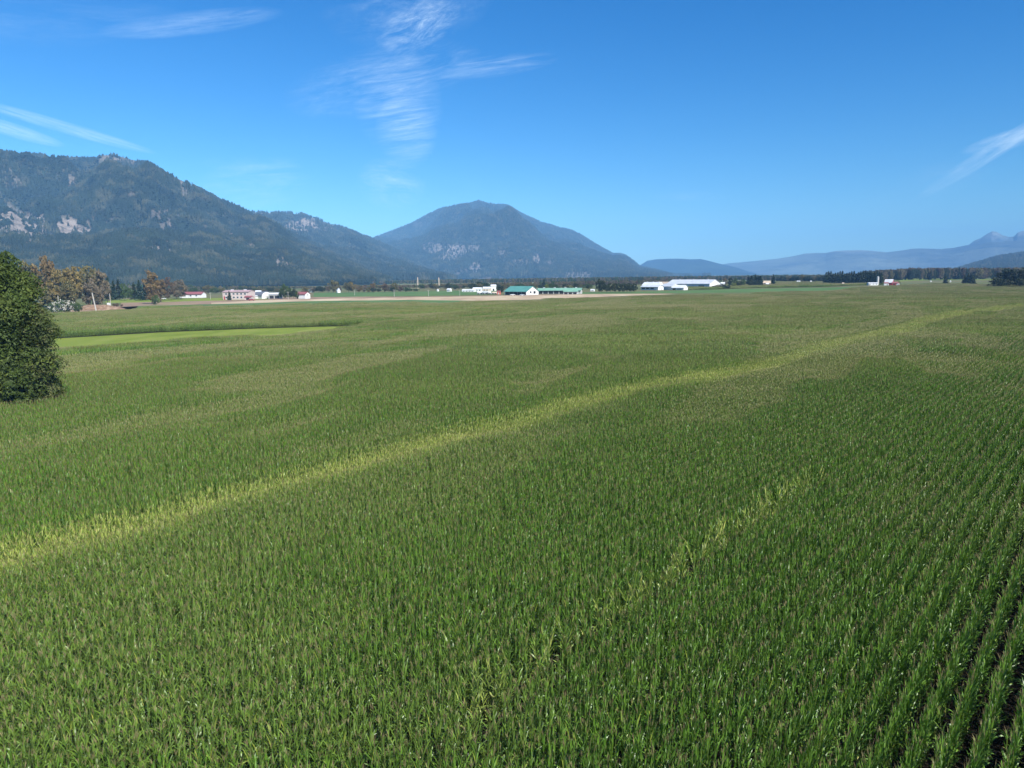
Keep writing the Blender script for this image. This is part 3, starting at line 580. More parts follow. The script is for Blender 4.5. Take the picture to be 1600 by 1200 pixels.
# the big tree at the left edge
def bigtree(label, loc, H, Wd, mat, nclump, per, leaf, seed, hang, lean=0, name='deciduous_tree', zmin=.0, cs=.09):
    g = np.random.default_rng(seed); C = []
    while len(C) < nclump:
        a = g.uniform(0, 2*pi); rr_ = g.uniform(.25, 1)**.5; z = g.uniform(zmin+.03, 1)
        k = (.84+.10*sin(5*a+7*z)+.12*sin(3*a-13*z))*(1. if z < .5 else max(.05, 1-((z-.5)/.54)**2.4)**.5)
        C.append((cos(a)*rr_*Wd*k+lean*z, sin(a)*rr_*Wd*k, z*H*.97))
    C = np.array(C); o = g.normal(size=(nclump, per, 3)); o /= np.linalg.norm(o, axis=2)[:, :, None]
    rad = cs*H*g.uniform(.5, 1.3, (nclump, 1, 1))*g.uniform(.1, 1, (nclump, per, 1))**.6
    dv = np.array([C[:, 0], C[:, 1], np.zeros(len(C))]).T; dv /= np.linalg.norm(dv, axis=1)[:, None]+1e-6
    pts = C[:, None]+o*rad*np.array([1, 1, .6])+dv[:, None]*rad*.4; pts[:, :, 2] -= (rad[:, :, 0]**1.3)*hang
    pts = pts.reshape(-1, 3); pts[:, 2] = np.clip(pts[:, 2], .15, H*1.02); V, Q = cards(g, pts, o.reshape(-1, 3), leaf, 2.3, .5)
    lv_ = np.repeat(np.repeat(np.clip(g.normal(.4, .3, nclump), 0, 1), per), 4)
    e = empty(name, loc); tag(e, label, 'tree'); obj('crown', mesh_np('crown', V, [Q], [mat], None, False, {'lv': lv_}), e)
    b = MB(); r = H*.022
    b.tube([(0, 0, -.2), (.1, .1, H*.25), (.3, -.1, H*.55), (.2, .1, H*.85)], [r*1.3, r, r*.6, r*.15], 10)
    for i in g.choice(nclump, 40, replace=False):
        c_ = C[i]; z_ = max(.6, c_[2]*g.uniform(.35, .6)); b.tube([(0.1, 0, z_), (c_[0]*.45, c_[1]*.45, (z_+c_[2])/2+.5), tuple(c_)], [r*.42, r*.24, r*.05], 5)
    obj('trunk', b.mesh('trunk', bark, sm=True), e); return e
_b = gp(-2, 628, 2.3); bigtree('large leafy green tree at the left edge beside the maize', (_b[0]-2.6, _b[1]+4.5, 0), hgt(380, 0, _b[1]+4.5), 4.9, big_m, 230, 520, .165, 3, 1.2, cs=.085)
bigtree('shorter dull olive tree against the right side of the big green tree', (_b[0]+1.3, _b[1]+5.5, 0), 14.0, 1.8, big2_m, 150, 260, .15, 5, 1.1)
bigtree('low yellow-green shrubby tree in front of the big green tree', (_b[0]+.2, _b[1]+.5, 0), 7.6, 2.6, big_m, 130, 260, .15, 8, 1.3, name='shrubby_tree')
T = tree
G1 = 'autumn trees behind the big green tree'
for a in ((48, 404, 345, 'round', 'olive', 46, 'olive-green crown just right of the big tree top'), (76, 402, 335, 'round', 'rust', 40, 'rusty brown tree nearest the big green tree'),
          (97, 418, 322, 'round', 'orange', 34, 'lower yellow-orange tree at the front of the autumn clump'), (118, 411, 340, 'round', 'orange', 40, 'broad orange-brown tree in the middle of the autumn clump'),
          (141, 411, 345, 'round', 'olive', 40, 'tan-topped tree right of the middle in the autumn clump'), (160, 417, 340, 'round', 'grey', 32, 'grey-brown tree at the right end of the autumn clump'),
          (108, 440, 318, 'round', 'olive', 36, 'low olive tree under the orange-brown crowns'), (146, 440, 325, 'round', 'grey', 34, 'low grey-brown tree behind the leaning pole'), (76, 445, 318, 'round', 'olive', 36, 'low olive tree behind the white-flowered bush')): T(*a, G1)
for i, (p, tp, m) in enumerate(((171, 431, 'dark'), (179, 438, 'dark'), (187, 436, 'shrub'), (195, 441, 'green'), (203, 447, 'green'), (211, 441, 'shrub'), (219, 437, 'dark'), (227, 445, 'dark'), (233, 440, 'shrub'))):
    T(p, tp, 420+7*(i % 3), 'conifer' if m != 'green' else 'round', m, 13, ORD[i]+(' tree from the left, dark evergreen, in the row before the tall rust tree' if m != 'green' else ' tree from the left, round and mid-green, in the evergreen row'), 'dark evergreens right of the autumn clump')
T(238, 419, 375, 'tall', 'rust', 24, 'tall rust-brown tree standing alone at the edge of the brown field'); T(243, 461, 368, 'bush', 'green', 13, 'green bush at the foot of the tall rust tree', None, None, 'bush')
T(251, 433, 400, 'tall', 'rust', 20, 'shorter rust tree overlapping the right side of the tall rust tree'); T(264, 434, 425, 'round', 'red', 25, 'reddish brown round tree right of the tall rust tree'); T(283, 435, 440, 'round', 'grey', 26, 'greyish pink tree behind the long red-roofed shed'); T(276, 450, 450, 'round', 'red', 18, 'small reddish tree behind the left end of the red-roofed shed')
for k, (p, tp, m, wd, Y) in enumerate(((300, 449, 'green', 20, 560), (312, 453, 'shrub', 16, 560), (326, 446, 'olive', 20, 570), (336, 449, 'green', 16, 560), (345, 449, 'olive', 14, 580), (387, 449, 'shrub', 14, 640), (398, 450, 'green', 12, 640), (407, 450, 'olive', 16, 620), (414, 452, 'grey', 14, 600), (424, 449, 'shrub', 18, 600), (434, 450, 'olive', 16, 600))):
    T(p, tp, Y, 'round', m, wd, ORD[k]+' small round tree from the left behind the low farm buildings', 'small trees behind the low farm buildings')
T(358.5, 454.5, 425, 'cone', 'shrub', 8, 'small dark cone-shaped conifer before the pink two-storey building')
for p, tp, m, wd in ((445, 444, 'green', 13), (452, 449, 'green', 11), (459, 450, 'shrub', 12), (440, 452, 'green', 9), (464, 454, 'green', 8)): T(p, tp, 452, 'round', m, wd, {445: 'tallest', 452: 'middle', 459: 'dark-leaved', 440: 'leftmost low', 464: 'rightmost low'}[p]+' green tree in the clump left of the red-roofed white barn', 'green trees left of the red-roofed barn')
for k, (p, tp, m, wd, Y) in enumerate(sorted(((478, 449, 'olive', 16, 560), (490, 447, 'grey', 14, 600), (498, 446, 'shrub', 14, 600), (505, 448, 'shrub', 10, 600), (521, 438, 'olive', 18, 600), (513, 446, 'grey', 12, 610), (530, 450, 'red', 10, 600), (545, 439, 'olive', 16, 600), (552, 441, 'orange', 12, 600), (561, 445, 'rust', 12, 600), (568, 447, 'grey', 12, 610), (576, 448, 'olive', 10, 600), (583, 441, 'rust', 10, 610), (584, 449, 'dark', 11, 600), (592, 450, 'shrub', 9, 610), (601, 443, 'red', 12, 610), (608, 446, 'grey', 10, 610), (617, 441, 'olive', 13, 610), (614, 448, 'dark', 9, 600), (626, 447, 'red', 12, 620), (634, 449, 'green', 10, 620), (640, 450, 'green', 12, 640), (650, 451, 'green', 12, 640)))):
    T(p, tp, Y, 'round', m, wd, ORD[k]+(' tree from the left, brownish, in the row beyond the far green field' if m not in ('dark', 'shrub', 'green') else ' tree from the left, dark green, in the row beyond the far green field'), 'tree row beyond the far green field')
i = 0
for p in np.arange(655, 925, 7.5):
    i += 1; m = ['green', 'shrub', 'olive', 'grey', 'shrub', 'green', 'olive'][i*5 % 7]; tp = 444+3*((i*37) % 11)/11-(2 if 735 < p < 765 else 0)
    T(p+((i*13) % 5), tp-1.5, 715+12*(i % 4), 'round', m, 12+(i*7) % 5, ORD[i-1]+' small tree from the left in the hedgerow before the centre mountain', 'distant hedgerow trees below the centre mountain')
T(701, 441, 730, 'round', 'shrub', 10, 'slightly taller dark tree in the hedgerow below the centre mountain'); T(748, 440, 730, 'round', 'dark', 14, 'broad dark tree behind the pale greenhouses'); T(759, 441, 730, 'round', 'dark', 10, 'narrower dark tree behind the right end of the greenhouses')
T(782, 446, 560, 'round', 'shrub', 14, 'round dark green tree left of the teal-roofed barn'); T(850, 436.5, 850, 'conifer', 'dark', 9, 'tall dark conifer behind the long green shed'); T(854, 443, 700, 'round', 'lime', 8, 'small lime-green tree behind the long green shed')
for p, tp in ((936, 436, ), (940, 437)): T(p, tp, 600, 'round', 'shrub', 13, ('outermost tall' if p < 938 else 'second tall')+' dark tree at the left end of the dense dark clump', 'tall trees at the left end of the dark clump')
for k, p in enumerate((948, 954, 961, 967, 974, 980, 986, 991)): T(p, 442.5-(k % 3)*.7, 600+8*(k % 2), 'round', 'shrub', 12, ORD[k]+' round tree from the left in the low part of the dark clump', 'dark clump left of the white barns')
for k, p in enumerate(np.arange(1000, 1120, 6.)): T(p, 436-(k*7 % 5)*.5, 1150, 'conifer' if k % 3 == 0 else 'round', ['dark', 'red', 'grey', 'shrub'][k*3 % 4], 7 if k % 3 else 5, ORD[k]+' small tree from the left above the white barn roofs', 'distant trees above the white barn roofs')
for p, tp, kd, m, wd in ((1117, 446, 'round', 'shrub', 10), (1123, 444, 'round', 'olive', 10), (1130, 443, 'round', 'shrub', 10), (1137, 445, 'round', 'shrub', 10)): T(p, tp, 740, kd, m, wd, {1117: 'first', 1123: 'second', 1130: 'third', 1137: 'fourth'}[p]+' low dark tree right of the big white barn gable', 'low trees right of the big white barn')
T(1141, 432.5, 850, 'round', 'dark', 9, 'dark tree standing up right of the big white barn'); T(1133, 434, 900, 'round', 'grey', 9, 'greyish tree behind the low dark trees'); T(1149, 434, 860, 'round', 'green', 9, 'green tree right of the dark one'); T(1146, 441, 800, 'round', 'lime', 9, 'low light green tree in front of the darker ones'); T(1155, 438, 820, 'round', 'shrub', 9, 'small dark tree in the gap between two tree groups'); T(1161, 435, 860, 'round', 'green', 9, 'green tree left of the tall dark conifer group')
for k, (p, tp) in enumerate(((1169, 432), (1174, 430), (1179.5, 428.5), (1184, 429.5), (1188, 431))): T(p, tp, 900, 'conifer', 'dark', 11, ORD[k]+' conifer from the left in the tight group between barn and single conifer', 'tight conifer group in the middle distance')
T(1173, 437, 850, 'round', 'shrub', 14, 'dark bush at the left foot of the tight conifer group', None, None, 'bush'); T(1184, 437, 850, 'round', 'shrub', 14, 'dark bush at the right foot of the tight conifer group', None, None, 'bush')
T(1208, 428, 960, 'conifer', 'dark', 8, 'single dark conifer with a rounded base standing apart')
for k, p in enumerate(np.arange(1216, 1290, 5.2)): T(p, (431.5, 430, 432.5, 431)[k % 4]-(2 if 1243 < p < 1254 else 0), 1250, 'round', ['shrub', 'shrub', 'dark', 'olive'][k % 4], 9, ORD[k]+' tree from the left in the distant row right of the single conifer', 'distant row left of the conifer belt')
for k, p in enumerate(np.arange(1290, 1378, 3.6)): T(p, (426, 424.3, 427, 425, 428)[k*3 % 5]-(1 if p < 1340 else 2.2), 1040+15*(k % 3), 'conifer', 'pine' if k % 2 else 'dark', 9.5, ORD[k]+' dark conifer from the left in the dense belt behind the silo farm', 'conifer belt behind the silo farm')
T(1376, 431, 1000, 'round', 'shrub', 9, 'round dark tree between the silo and the red barn'); T(1383, 433, 1010, 'round', 'grey', 8, 'brownish tree just behind the red barn')
T(1477, 430, 1120, 'cone', 'shrub', 8.5, 'lone small dark conifer in the far meadow')
for p, tp, wd in ((1507, 429.5, 10), (1512, 426.5, 12), (1518, 427, 11), (1521, 430, 8)): T(p, tp, 1110, 'cone', 'shrub', wd, {1507: 'leftmost', 1512: 'tallest', 1518: 'broad right', 1521: 'low rightmost'}[p]+' dark conifer in the isolated cluster in the far meadow', 'isolated conifer cluster in the far meadow')
T(1552, 432, 740, 'pine', 'pine', 18, 'lowest dark pine with a long limb at the left end of the pine row')
for k, (p, tp) in enumerate(((1561, 425), (1568, 420), (1576, 421), (1584, 419.5), (1592, 421), (1600, 419), (1609, 420), (1618, 422), (1628, 420))): T(p, tp, 745+5*(k % 2), 'pine', 'pine', 20, ORD[k]+' tall pine from the left in the row at the right edge', 'pine row at the right edge')
# far-off woods that read as one mass
wood_col = bpy.data.collections.new('wood_trees')
for k, (kd, m) in enumerate((('round', 'grey'), ('round', 'shrub'), ('tall', 'red'), ('conifer', 'dark'), ('round', 'olive'), ('round', 'green'))):
    me = VAR[kd][k % 3][0].copy(); me.materials[0] = FM[m]; wood_col.objects.link(bpy.data.objects.new('wood_tree_%d' % k, me))
def wood(pts, depth, step, hr, label, tops=None, mixv=(0, 1, 2, 3, 4, 5)):
    P3 = []; S = []; vd = []
    for (p0, Y0), (p1, Y1) in zip(pts[:-1], pts[1:]):
        x0, y0 = at(p0, Y0); x1, y1 = at(p1, Y1); Ln = math.hypot(x1-x0, y1-y0); m = int(Ln*depth/step**2)
        for q in range(m):
            t = RNG.random(); x_ = x0+(x1-x0)*t; y_ = y0+(y1-y0)*t+RNG.random()*depth; P3.append((x_, y_, 0)); px_ = p0+(p1-p0)*t
            h = (hgt(np.interp(px_, [a for a, b in tops], [b for a, b in tops]), px_, Y0+(Y1-Y0)*t) if tops else 20)*RNG.uniform(*hr); wdt = h*RNG.uniform(.45, .75); S.append((wdt, wdt, h)); vd.append(RNG.choice(mixv))
    n_ = len(P3); rot = np.zeros((n_, 3)); rot[:, 2] = RNG.uniform(0, 6, n_)
    return tag(scatter('wood', wood_col, P3, rot, S, np.sort(vd)*0+np.array(vd)), label, 'wood', kind='stuff')
wood([(1370, 1380), (1480, 1420), (1760, 1420)], 70, 6.5, (.85, 1.02), 'brown-green wood running along the far side of the right field', [(1370, 422), (1400, 420), (1440, 417.5), (1560, 417), (1640, 416.5), (1760, 416)], (0, 1, 2, 3, 4, 0, 1))
wood([(1195, 1600), (1380, 1500)], 60, 7, (.85, 1.02), 'low olive-brown wood rising behind the distant tree row', [(1195, 434), (1230, 433), (1290, 430), (1380, 424)], (0, 1, 4, 1))
wood([(-200, 1080), (170, 1050), (400, 1050), (520, 1150)], 60, 5.5, (.6, 1.), 'mixed trees along the foot of the left mountain', [(-200, 438), (160, 443), (330, 446), (520, 447)], (1, 4, 5, 0, 3))
wood([(-250, 1700), (400, 1700), (560, 1850), (700, 2300)], 200, 9, (.35, 1.05), 'grey-green wood on the plain below the left mountain', [(-250, 446), (120, 444), (400, 443), (560, 442.5), (700, 441)], (1, 4, 5, 0, 3))
wood([(500, 1050), (660, 1050), (900, 1100), (1130, 1250)], 60, 5.5, (.65, 1.), 'low reddish-brown wood along the foot of the centre mountain', [(500, 445), (640, 444.5), (760, 441), (900, 438.5), (1000, 436.5), (1130, 435.5)], (0, 0, 4, 2, 5, 4))
wood([(560, 1700), (900, 1700), (1200, 1750), (1560, 1800)], 500, 11, (.4, 1.05), 'hazy wood on the plain below the centre mountain', [(560, 439), (640, 437.5), (900, 433.5), (1200, 429.8), (1560, 426)], (1, 4, 5, 0, 3))
wood([(-250, 560), (40, 540)], 40, 9, (.6, 1.), 'autumn wood behind the big tree at the left edge', [(-250, 410), (40, 412)], (0, 4, 4, 2))
# bushes near the mound
def flower_bush(px, top, Y, wpx, label, white):
    e = tree(px, top, Y, 'bush', 'green', wpx, label, None, 'flowering_bush' if white else 'bush', 'bush')
    if white:
        g = np.random.default_rng(4); V, Q, lv_, C = crown_broad(g, 60, 14, .12, .05, .64, .1); m = NT('white_blossom').fin((.62, .60, .52), .8, .2, transl=.2)
        obj('blossom', mesh_np('blossom', V, [Q], [m], None, False, {'lv': lv_}), e)
flower_bush(103, 468, 292, 30, 'bush covered in white blossom at the edge of the maize', True); flower_bush(88, 471, 285, 20, 'smaller white-flecked bush half behind the dull olive tree', True); flower_bush(121, 471, 294, 15, 'dark green bush right of the white-blossomed bush', False)
for p, tp, wd in ((190, 475, 5), (183, 473.5, 7), (178, 474, 5)): T(p, tp, 345, 'bush', 'red', wd, 'low brown weed clump on the bare bank beside the white box', 'brown weed clumps on the bank', 'weed_clump', 'bush')

# ------------------------------------------------------------ farm buildings
WH = paint('white_wall', (.66, .66, .64)); WH2 = paint('weathered_white_wall', (.44, .44, .42)); PINK = paint('pink_wall', (.50, .40, .385)); GREYW = paint('grey_wall', (.34, .33, .33)); TANW = paint('tan_wall', (.55, .46, .36)); REDW = paint('red_wall', (.30, .035, .035))
R_teal = metal_roof('teal_roof', (.085, .25, .215)); R_green = metal_roof('green_roof', (.17, .33, .24)); R_red = metal_roof('red_roof', (.24, .085, .085)); R_grey = metal_roof('grey_roof', (.50, .53, .57)); R_dark = metal_roof('dark_roof', (.16, .17, .19)); R_white = metal_roof('white_roof', (.60, .62, .64)); R_pink = metal_roof('pink_roof', (.40, .27, .265)); R_tan = metal_roof('tan_roof', (.48, .38, .28))
DARK = paint('opening_shade', (.02, .02, .022), .9); GLASS = NT('window_glass').fin((.05, .06, .08), .15, .6); WOODp = paint('pole_wood', (.36, .34, .30)); STEEL = paint('galvanised_steel', (.45, .46, .47), .4)  # DARK: shade inside open doorways, painted as near-black panels on the walls
def barn(name, label, px, Y, yaw, Lm, Wm, hw, hr_, wm, rm, cat='barn', openings=(), over=.5, vents=0, gambrel=False, arch=False, ks=1.):
    """x along the ridge; +x end is the gable turned by yaw; the side y=-W/2 is the side seen; openings: (kind, face, offset, width, height, z0)"""
    Yn = RM(px, Y); k_ = Yn/Y*ks; x_, y_ = at(px, Yn); e = empty(name, (x_, y_, 0), yaw); e.scale = (k_, k_, k_); tag(e, label, cat); l2, w2 = Lm/2, Wm/2
    if gambrel: prof = [(-w2, hw), (-w2*.62, hw+(hr_-hw)*.68), (0, hr_), (w2*.62, hw+(hr_-hw)*.68), (w2, hw)]
    elif arch: prof = [(-w2*cos(a), hw+(hr_-hw)*sin(a)) for a in np.linspace(0, pi, 13)]
    else: prof = [(-w2, hw), (0, hr_), (w2, hw)]
    b = MB()
    for sx_ in (-1, 1):
        pts = [(sx_*l2, -w2, 0), (sx_*l2, w2, 0)]+[(sx_*l2, p, z) for p, z in prof[::-1]]; b.quad(pts if sx_ > 0 else pts[::-1])
    b.quad([(-l2, -w2, 0), (l2, -w2, 0), (l2, -w2, hw), (-l2, -w2, hw)]); b.quad([(l2, w2, 0), (-l2, w2, 0), (-l2, w2, hw), (l2, w2, hw)]); b.build('wall', wm, e)
    b = MB(); th = .22; ins = over
    for (p0, z0), (p1, z1) in zip(prof[:-1], prof[1:]):
        d = np.array([p1-p0, z1-z0]); d /= np.linalg.norm(d); nrm = np.array([-d[1], d[0]]); q0 = np.array([p0, z0])-(d*ins if p0 == -w2 and not arch else 0)+nrm*.03; q1 = np.array([p1, z1])+(d*ins if p1 == w2 and not arch else 0)+nrm*.03
        if p0 >= -1e-6 or True:
            n_ = len(b.v); ring = [q0, q1, q1+nrm*th, q0+nrm*th]
            for X_ in (-l2-ins*.6, l2+ins*.6): b.v += [(X_, float(r[0]), float(r[1])) for r in ring]
            for f in ((3, 2, 1, 0), (4, 5, 6, 7), (0, 1, 5, 4), (1, 2, 6, 5), (2, 3, 7, 6), (3, 0, 4, 7)): b.f.append(tuple(n_+i for i in f)); b.m.append(0)
    roof = b.build('roof', rm, e)
    for v in range(vents):
        b = MB(); vx = -l2+Lm*(v+.5)/vents; b.box(vx-.7, -.6, hr_+.1, vx+.7, .6, hr_+.75); b.build('ridge_vent', STEEL, roof)
    for (kd, face, off, wd, ht, z0) in openings:
        b = MB(); t = .06
        if face == 'side': b.box(off-wd/2, -w2-t, z0, off+wd/2, -w2-.003, z0+ht)
        elif face == 'gable': b.box(l2+.003, off-wd/2, z0, l2+t, off+wd/2, z0+ht)
        else: b.box(-l2-t, off-wd/2, z0, -l2-.003, off+wd/2, z0+ht)
        m = {'opening': DARK, 'window': GLASS, 'door': R_grey, 'white_door': WH2, 'red_door': REDW}[kd]; o = b.build({'opening': 'door_opening', 'window': 'window'}.get(kd, 'door'), m, e)
        if kd == 'window':
            f = MB(); fw = .12
            for (a0, a1, c0, c1) in ((off-wd/2-fw, off-wd/2, z0-fw, z0+ht+fw), (off+wd/2, off+wd/2+fw, z0-fw, z0+ht+fw), (off-wd/2, off+wd/2, z0-fw, z0), (off-wd/2, off+wd/2, z0+ht, z0+ht+fw)):
                if face == 'side': f.box(a0, -w2-.1, c0, a1, -w2-.004, c1)
                elif face == 'gable': f.box(l2+.004, a0, c0, l2+.1, a1, c1)
                else: f.box(-l2-.1, a0, c0, -l2-.004, a1, c1)
            f.build('frame', WH, o)
    return e
D_ = radians
# left farm: shed, pink block, quonset, sheds, red-roofed barn
barn('shed', 'small white shed left of the tall rust tree trunk', 231, 455, D_(18), 5, 4, 2.4, 3.4, WH, R_white, 'shed', [('white_door', 'side', .5, 1.2, 2, 0)])
barn('long_shed', 'long low white shed with a dark red roof', 302, 470, D_(-6), 15, 6, 2.3, 3.7, WH, R_red, 'shed', [('window', 'side', -4, 1.2, .8, 1), ('window', 'side', 0, 1.2, .8, 1), ('window', 'side', 4, 1.2, .8, 1)], .4)
barn('farm_building', 'large pink two-storey farm building with a pale red roof', 374, 440, D_(-5), 16.5, 9, 4.6, 5.5, PINK, R_pink, 'building', [('window', 'side', x_, 1.3, 1.0, z_) for x_ in (-6, -3.6, -1.2, 1.2, 3.6, 6) for z_ in (.9, 3)]+[('red_door', 'side', -7.2, 1, 2, .05)], .4, 2)
barn('lean_to', 'low red-roofed annex in front of the pink building', 389, 432, D_(-5), 4.2, 3, 1.6, 2.3, PINK, R_red, 'shed', [('opening', 'side', 0, 2, 1.2, .05)], .3)
barn('quonset_shed', 'white round-roofed shed with a grey arched top', 410, 455, D_(-35), 9, 7, 1.6, 4.2, WH, R_dark, 'shed', [('white_door', 'gable', 0, 2.2, 2.1, 0)], .15, arch=True)
barn('shed', 'small white flat shed joined left of the round-roofed one', 399, 452, D_(0), 4, 3.5, 1.6, 2.0, WH, R_white, 'shed', [('opening', 'side', 0, 1, 1.2, .1)], .2)
barn('house', 'white house roof showing behind the round-roofed shed', 404, 520, D_(4), 6.5, 5, 3.4, 5.6, WH, R_white, 'house', [('window', 'side', -1.6, 1, 1, 2), ('window', 'side', 1.6, 1, 1, 2)], ks=0.62)
barn('open_shed', 'pale blue-roofed open shed left of the green trees', 431, 455, D_(-3), 7.4, 5, 2.7, 3.5, WH2, R_white, 'shed', [('opening', 'side', -1.7, 2.8, 1.8, .1), ('opening', 'side', 1.7, 2.8, 1.8, .1)], .4)
barn('white_barn', 'small white barn with a bright red roof beside the tan field', 474, 455, D_(-22), 7, 5, 2.7, 4.1, WH, R_red, 'barn', [('opening', 'side', -2.5, 1.3, 1.6, .1), ('window', 'gable', 0, .9, .7, 2.0)], .35)
barn('house', 'tiny white house at the edge of the far green field', 486.5, 600, D_(-50), 6, 5, 3.6, 6, WH, R_white, 'house', [('window', 'gable', 0, 1, 1, 3)], ks=0.55)
barn('house', 'steep-roofed white house among the brown row of trees', 529, 590, D_(-60), 5, 4.5, 3.2, 6.8, WH, R_grey, 'house', [('window', 'gable', 0, 1, 1, 3.2)], ks=0.55)
for p, tp, hh_ in ((653, 433, 0), (686, 433.5, 0)):
    Yt = RM(p, 760); h = hgt(tp, p, Yt); x_, y_ = at(p, Yt); e = empty('tower_silo', (x_, y_, 0)); tag(e, 'thin tan tower left of its twin, above the hedgerow' if p < 660 else 'thin tan tower right of its twin, above the hedgerow', 'tower')
    b = MB(); b.tube([(0, 0, 0), (0, 0, h-1)], [.75, .6], 10); b.build('shaft', TANW, e); b = MB(); b.tube([(0, 0, h-1), (0, 0, h-.4), (0, 0, h)], [.62, .7, .3], 10); b.build('cap', R_tan, e)
    for k in range(3):
        b = MB(); z = h*(.25+.25*k); b.tube([(0, 0, z), (0, 0, z+.35)], [.88, .88], 10); b.build('band', WH2, e)
def silo(px, Y, d, top, label, mat=WH, dome=STEEL):
    d *= RM(px, Y)/Y; Y = RM(px, Y); h = hgt(top, px, Y); x_, y_ = at(px, Y); e = empty('silo', (x_, y_, 0)); tag(e, label, 'silo'); b = MB(); b.tube([(0, 0, 0), (0, 0, h-d*.45)], [d/2, d/2], 16); b.build('shaft', mat, e)
    b = MB(); b.tube([(0, 0, h-d*.45), (0, 0, h-d*.2), (0, 0, h-d*.06), (0, 0, h)], [d*.54, d*.42, d*.22, d*.04], 16); b.build('dome', dome, e, sm=True)
silo(684, 640, 2.3, 451.5, 'small white round tank at the far field edge left of the greenhouses')
barn('shed', 'small white shed between round tank and greenhouses', 702, 625, D_(-30), 3.4, 3, 1.7, 2.7, WH, R_white, 'shed', [('opening', 'gable', 0, 1, 1.2, .05)], .2)
barn('greenhouse', 'long low white greenhouse left of its taller neighbours', 733, 620, D_(-14), 17, 9, 1.7, 3.4, WH, R_white, 'greenhouse', [('window', 'side', k, 2.2, .8, .6) for k in (-6, -2, 2, 6)], .2, arch=True, ks=.66)
barn('greenhouse', 'taller white greenhouse block in the middle of three', 746, 640, D_(-8), 12, 9, 3.0, 5.0, WH, R_white, 'greenhouse', [('window', 'side', k, 2, 1.2, .8) for k in (-4, 0, 4)], .2, ks=.66)
barn('greenhouse', 'white greenhouse with tan side at the right of the three', 761, 650, D_(-10), 11, 8, 3.4, 5.6, TANW, R_white, 'greenhouse', [('window', 'side', k, 2, 1.2, .8) for k in (-3, 1)], .2, ks=.66)
barn('shed', 'small white shed beside the round dark tree', 771, 660, D_(5), 5, 4, 4.2, 5.4, WH, R_white, 'shed', [('opening', 'side', 0, 1.4, 1.8, .05)], .2)
# the middle farm
barn('green_barn', 'white barn with a large teal metal roof and open side', 815, 535, D_(-40), 21, 14.5, 2.7, 6.3, WH, R_teal, 'barn', [('opening', 'gable', -2.2, 1.8, 1.5, 1.3), ('opening', 'gable', 2.4, 2.6, 1.9, .9)]+[('opening', 'side', k, 3.8, 2.1, .15) for k in (-8, -4, 0, 4, 8)], .8)
barn('long_green_shed', 'long low shed with a pale green roof and grey open side', 875, 560, D_(-14), 34, 9, 2.8, 4.4, WH2, R_green, 'shed', [('opening', 'side', -15+4.3*k, 3.6, 2.1, .15) for k in range(7)]+[('window', 'gable', 0, 1.2, 1, 1.2)], .9, 4)
barn('annex', 'green-roofed porch on the front of the long green shed', 892, 551, D_(-14), 11, 5, 1.9, 2.9, WH2, R_green, 'shed', [('opening', 'side', k, 2.6, 1.3, .1) for k in (-3.5, 0, 3.5)], .4)
barn('red_shed', 'small red shed at the foot of the round dark tree', 779.5, 545, D_(-10), 2.6, 2.4, 1.9, 2.7, paint('orange_red_wall', (.55, .12, .08)), R_red, 'shed', [('white_door', 'side', 0, .9, 1.4, .05)], .15)
barn('farmhouse', 'white and tan farm building peeking out left of the dark clump', 926, 640, D_(-20), 5, 4, 1.6, 2.6, WH, R_white, 'house', [('window', 'side', 0, 1, .7, .7)], .2, ks=0.7)
# right farm
barn('white_barn', 'low white barn with blue-grey roof at the left of the white farm', 1019, 690, D_(-46), 20, 9, 3.2, 5.0, WH, R_grey, 'barn', [('opening', 'side', k, 4, 1.4, .9) for k in (-7, -2, 3)]+[('white_door', 'gable', 1, 2, 2.3, .05)], .9)
barn('white_barn', 'white barn with a wide dark doorway in its gable', 1047, 700, D_(-62), 16, 10.5, 3.4, 5.8, WH, R_grey, 'barn', [('opening', 'gable', 0, 5.2, 2.6, .05), ('opening', 'gable', -3.8, .9, 1, 1.8)], .6)
barn('open_barn', 'white-roofed shed with an open front right of the dark doorway', 1062, 690, D_(-42), 13, 8, 2.2, 4.6, WH, R_white, 'barn', [('opening', 'side', -3.8, 3.2, 1.6, .1), ('white_door', 'side', 1.5, 5, 1.3, .1)], .5)
barn('white_barn', 'long white barn ridge behind the low left barn', 1020, 740, D_(-42), 20, 9, 4.2, 6.8, WH, R_white, 'barn', [('window', 'side', k, 2, .8, 2.4) for k in (-6, 0, 6)], .4, 3)
barn('tan_roofed_barn', 'barn with a pale tan roof between the white barns', 1037, 770, D_(-42), 17, 10, 3.6, 6.8, WH2, R_tan, 'barn', [('window', 'side', 0, 3, .8, 1.8)], .4)
barn('large_white_barn', 'biggest white barn with long pale roof and tall right gable', 1083, 760, D_(-50), 54, 19, 5.2, 9.3, WH, R_grey, 'barn', [('opening', 'side', -12, 8, 2.2, 1.2), ('opening', 'side', 17, 7, 2.2, 1.2)]+[('white_door', 'side', 3, 9, 2.6, .2)]+[('window', 'gable', k, 1.0, 1.6, .9) for k in (-6, -3, 0, 3, 6)], .7, 3)
barn('house', 'small white roof showing between the low trees right of the barns', 1129, 800, D_(-10), 4.5, 4, 4.8, 6.0, WH, R_white, 'house', [('window', 'side', 0, 1, .8, 3.2)], .2)
barn('house', 'white and pink bungalow between conifer group and single conifer', 1197, 955, D_(-8), 10, 7, 3.4, 5.8, paint('rose_wall', (.55, .45, .43)), R_tan, 'house', [('window', 'side', k, 1.4, 1.1, 1.8) for k in (-3, 0, 3)])
barn('shed', 'small white shed at the foot of the single conifer', 1199, 900, D_(-12), 3.2, 3, 2.6, 3.8, WH, R_white, 'shed', [('opening', 'side', 0, 1, 1.6, .05)], .2)
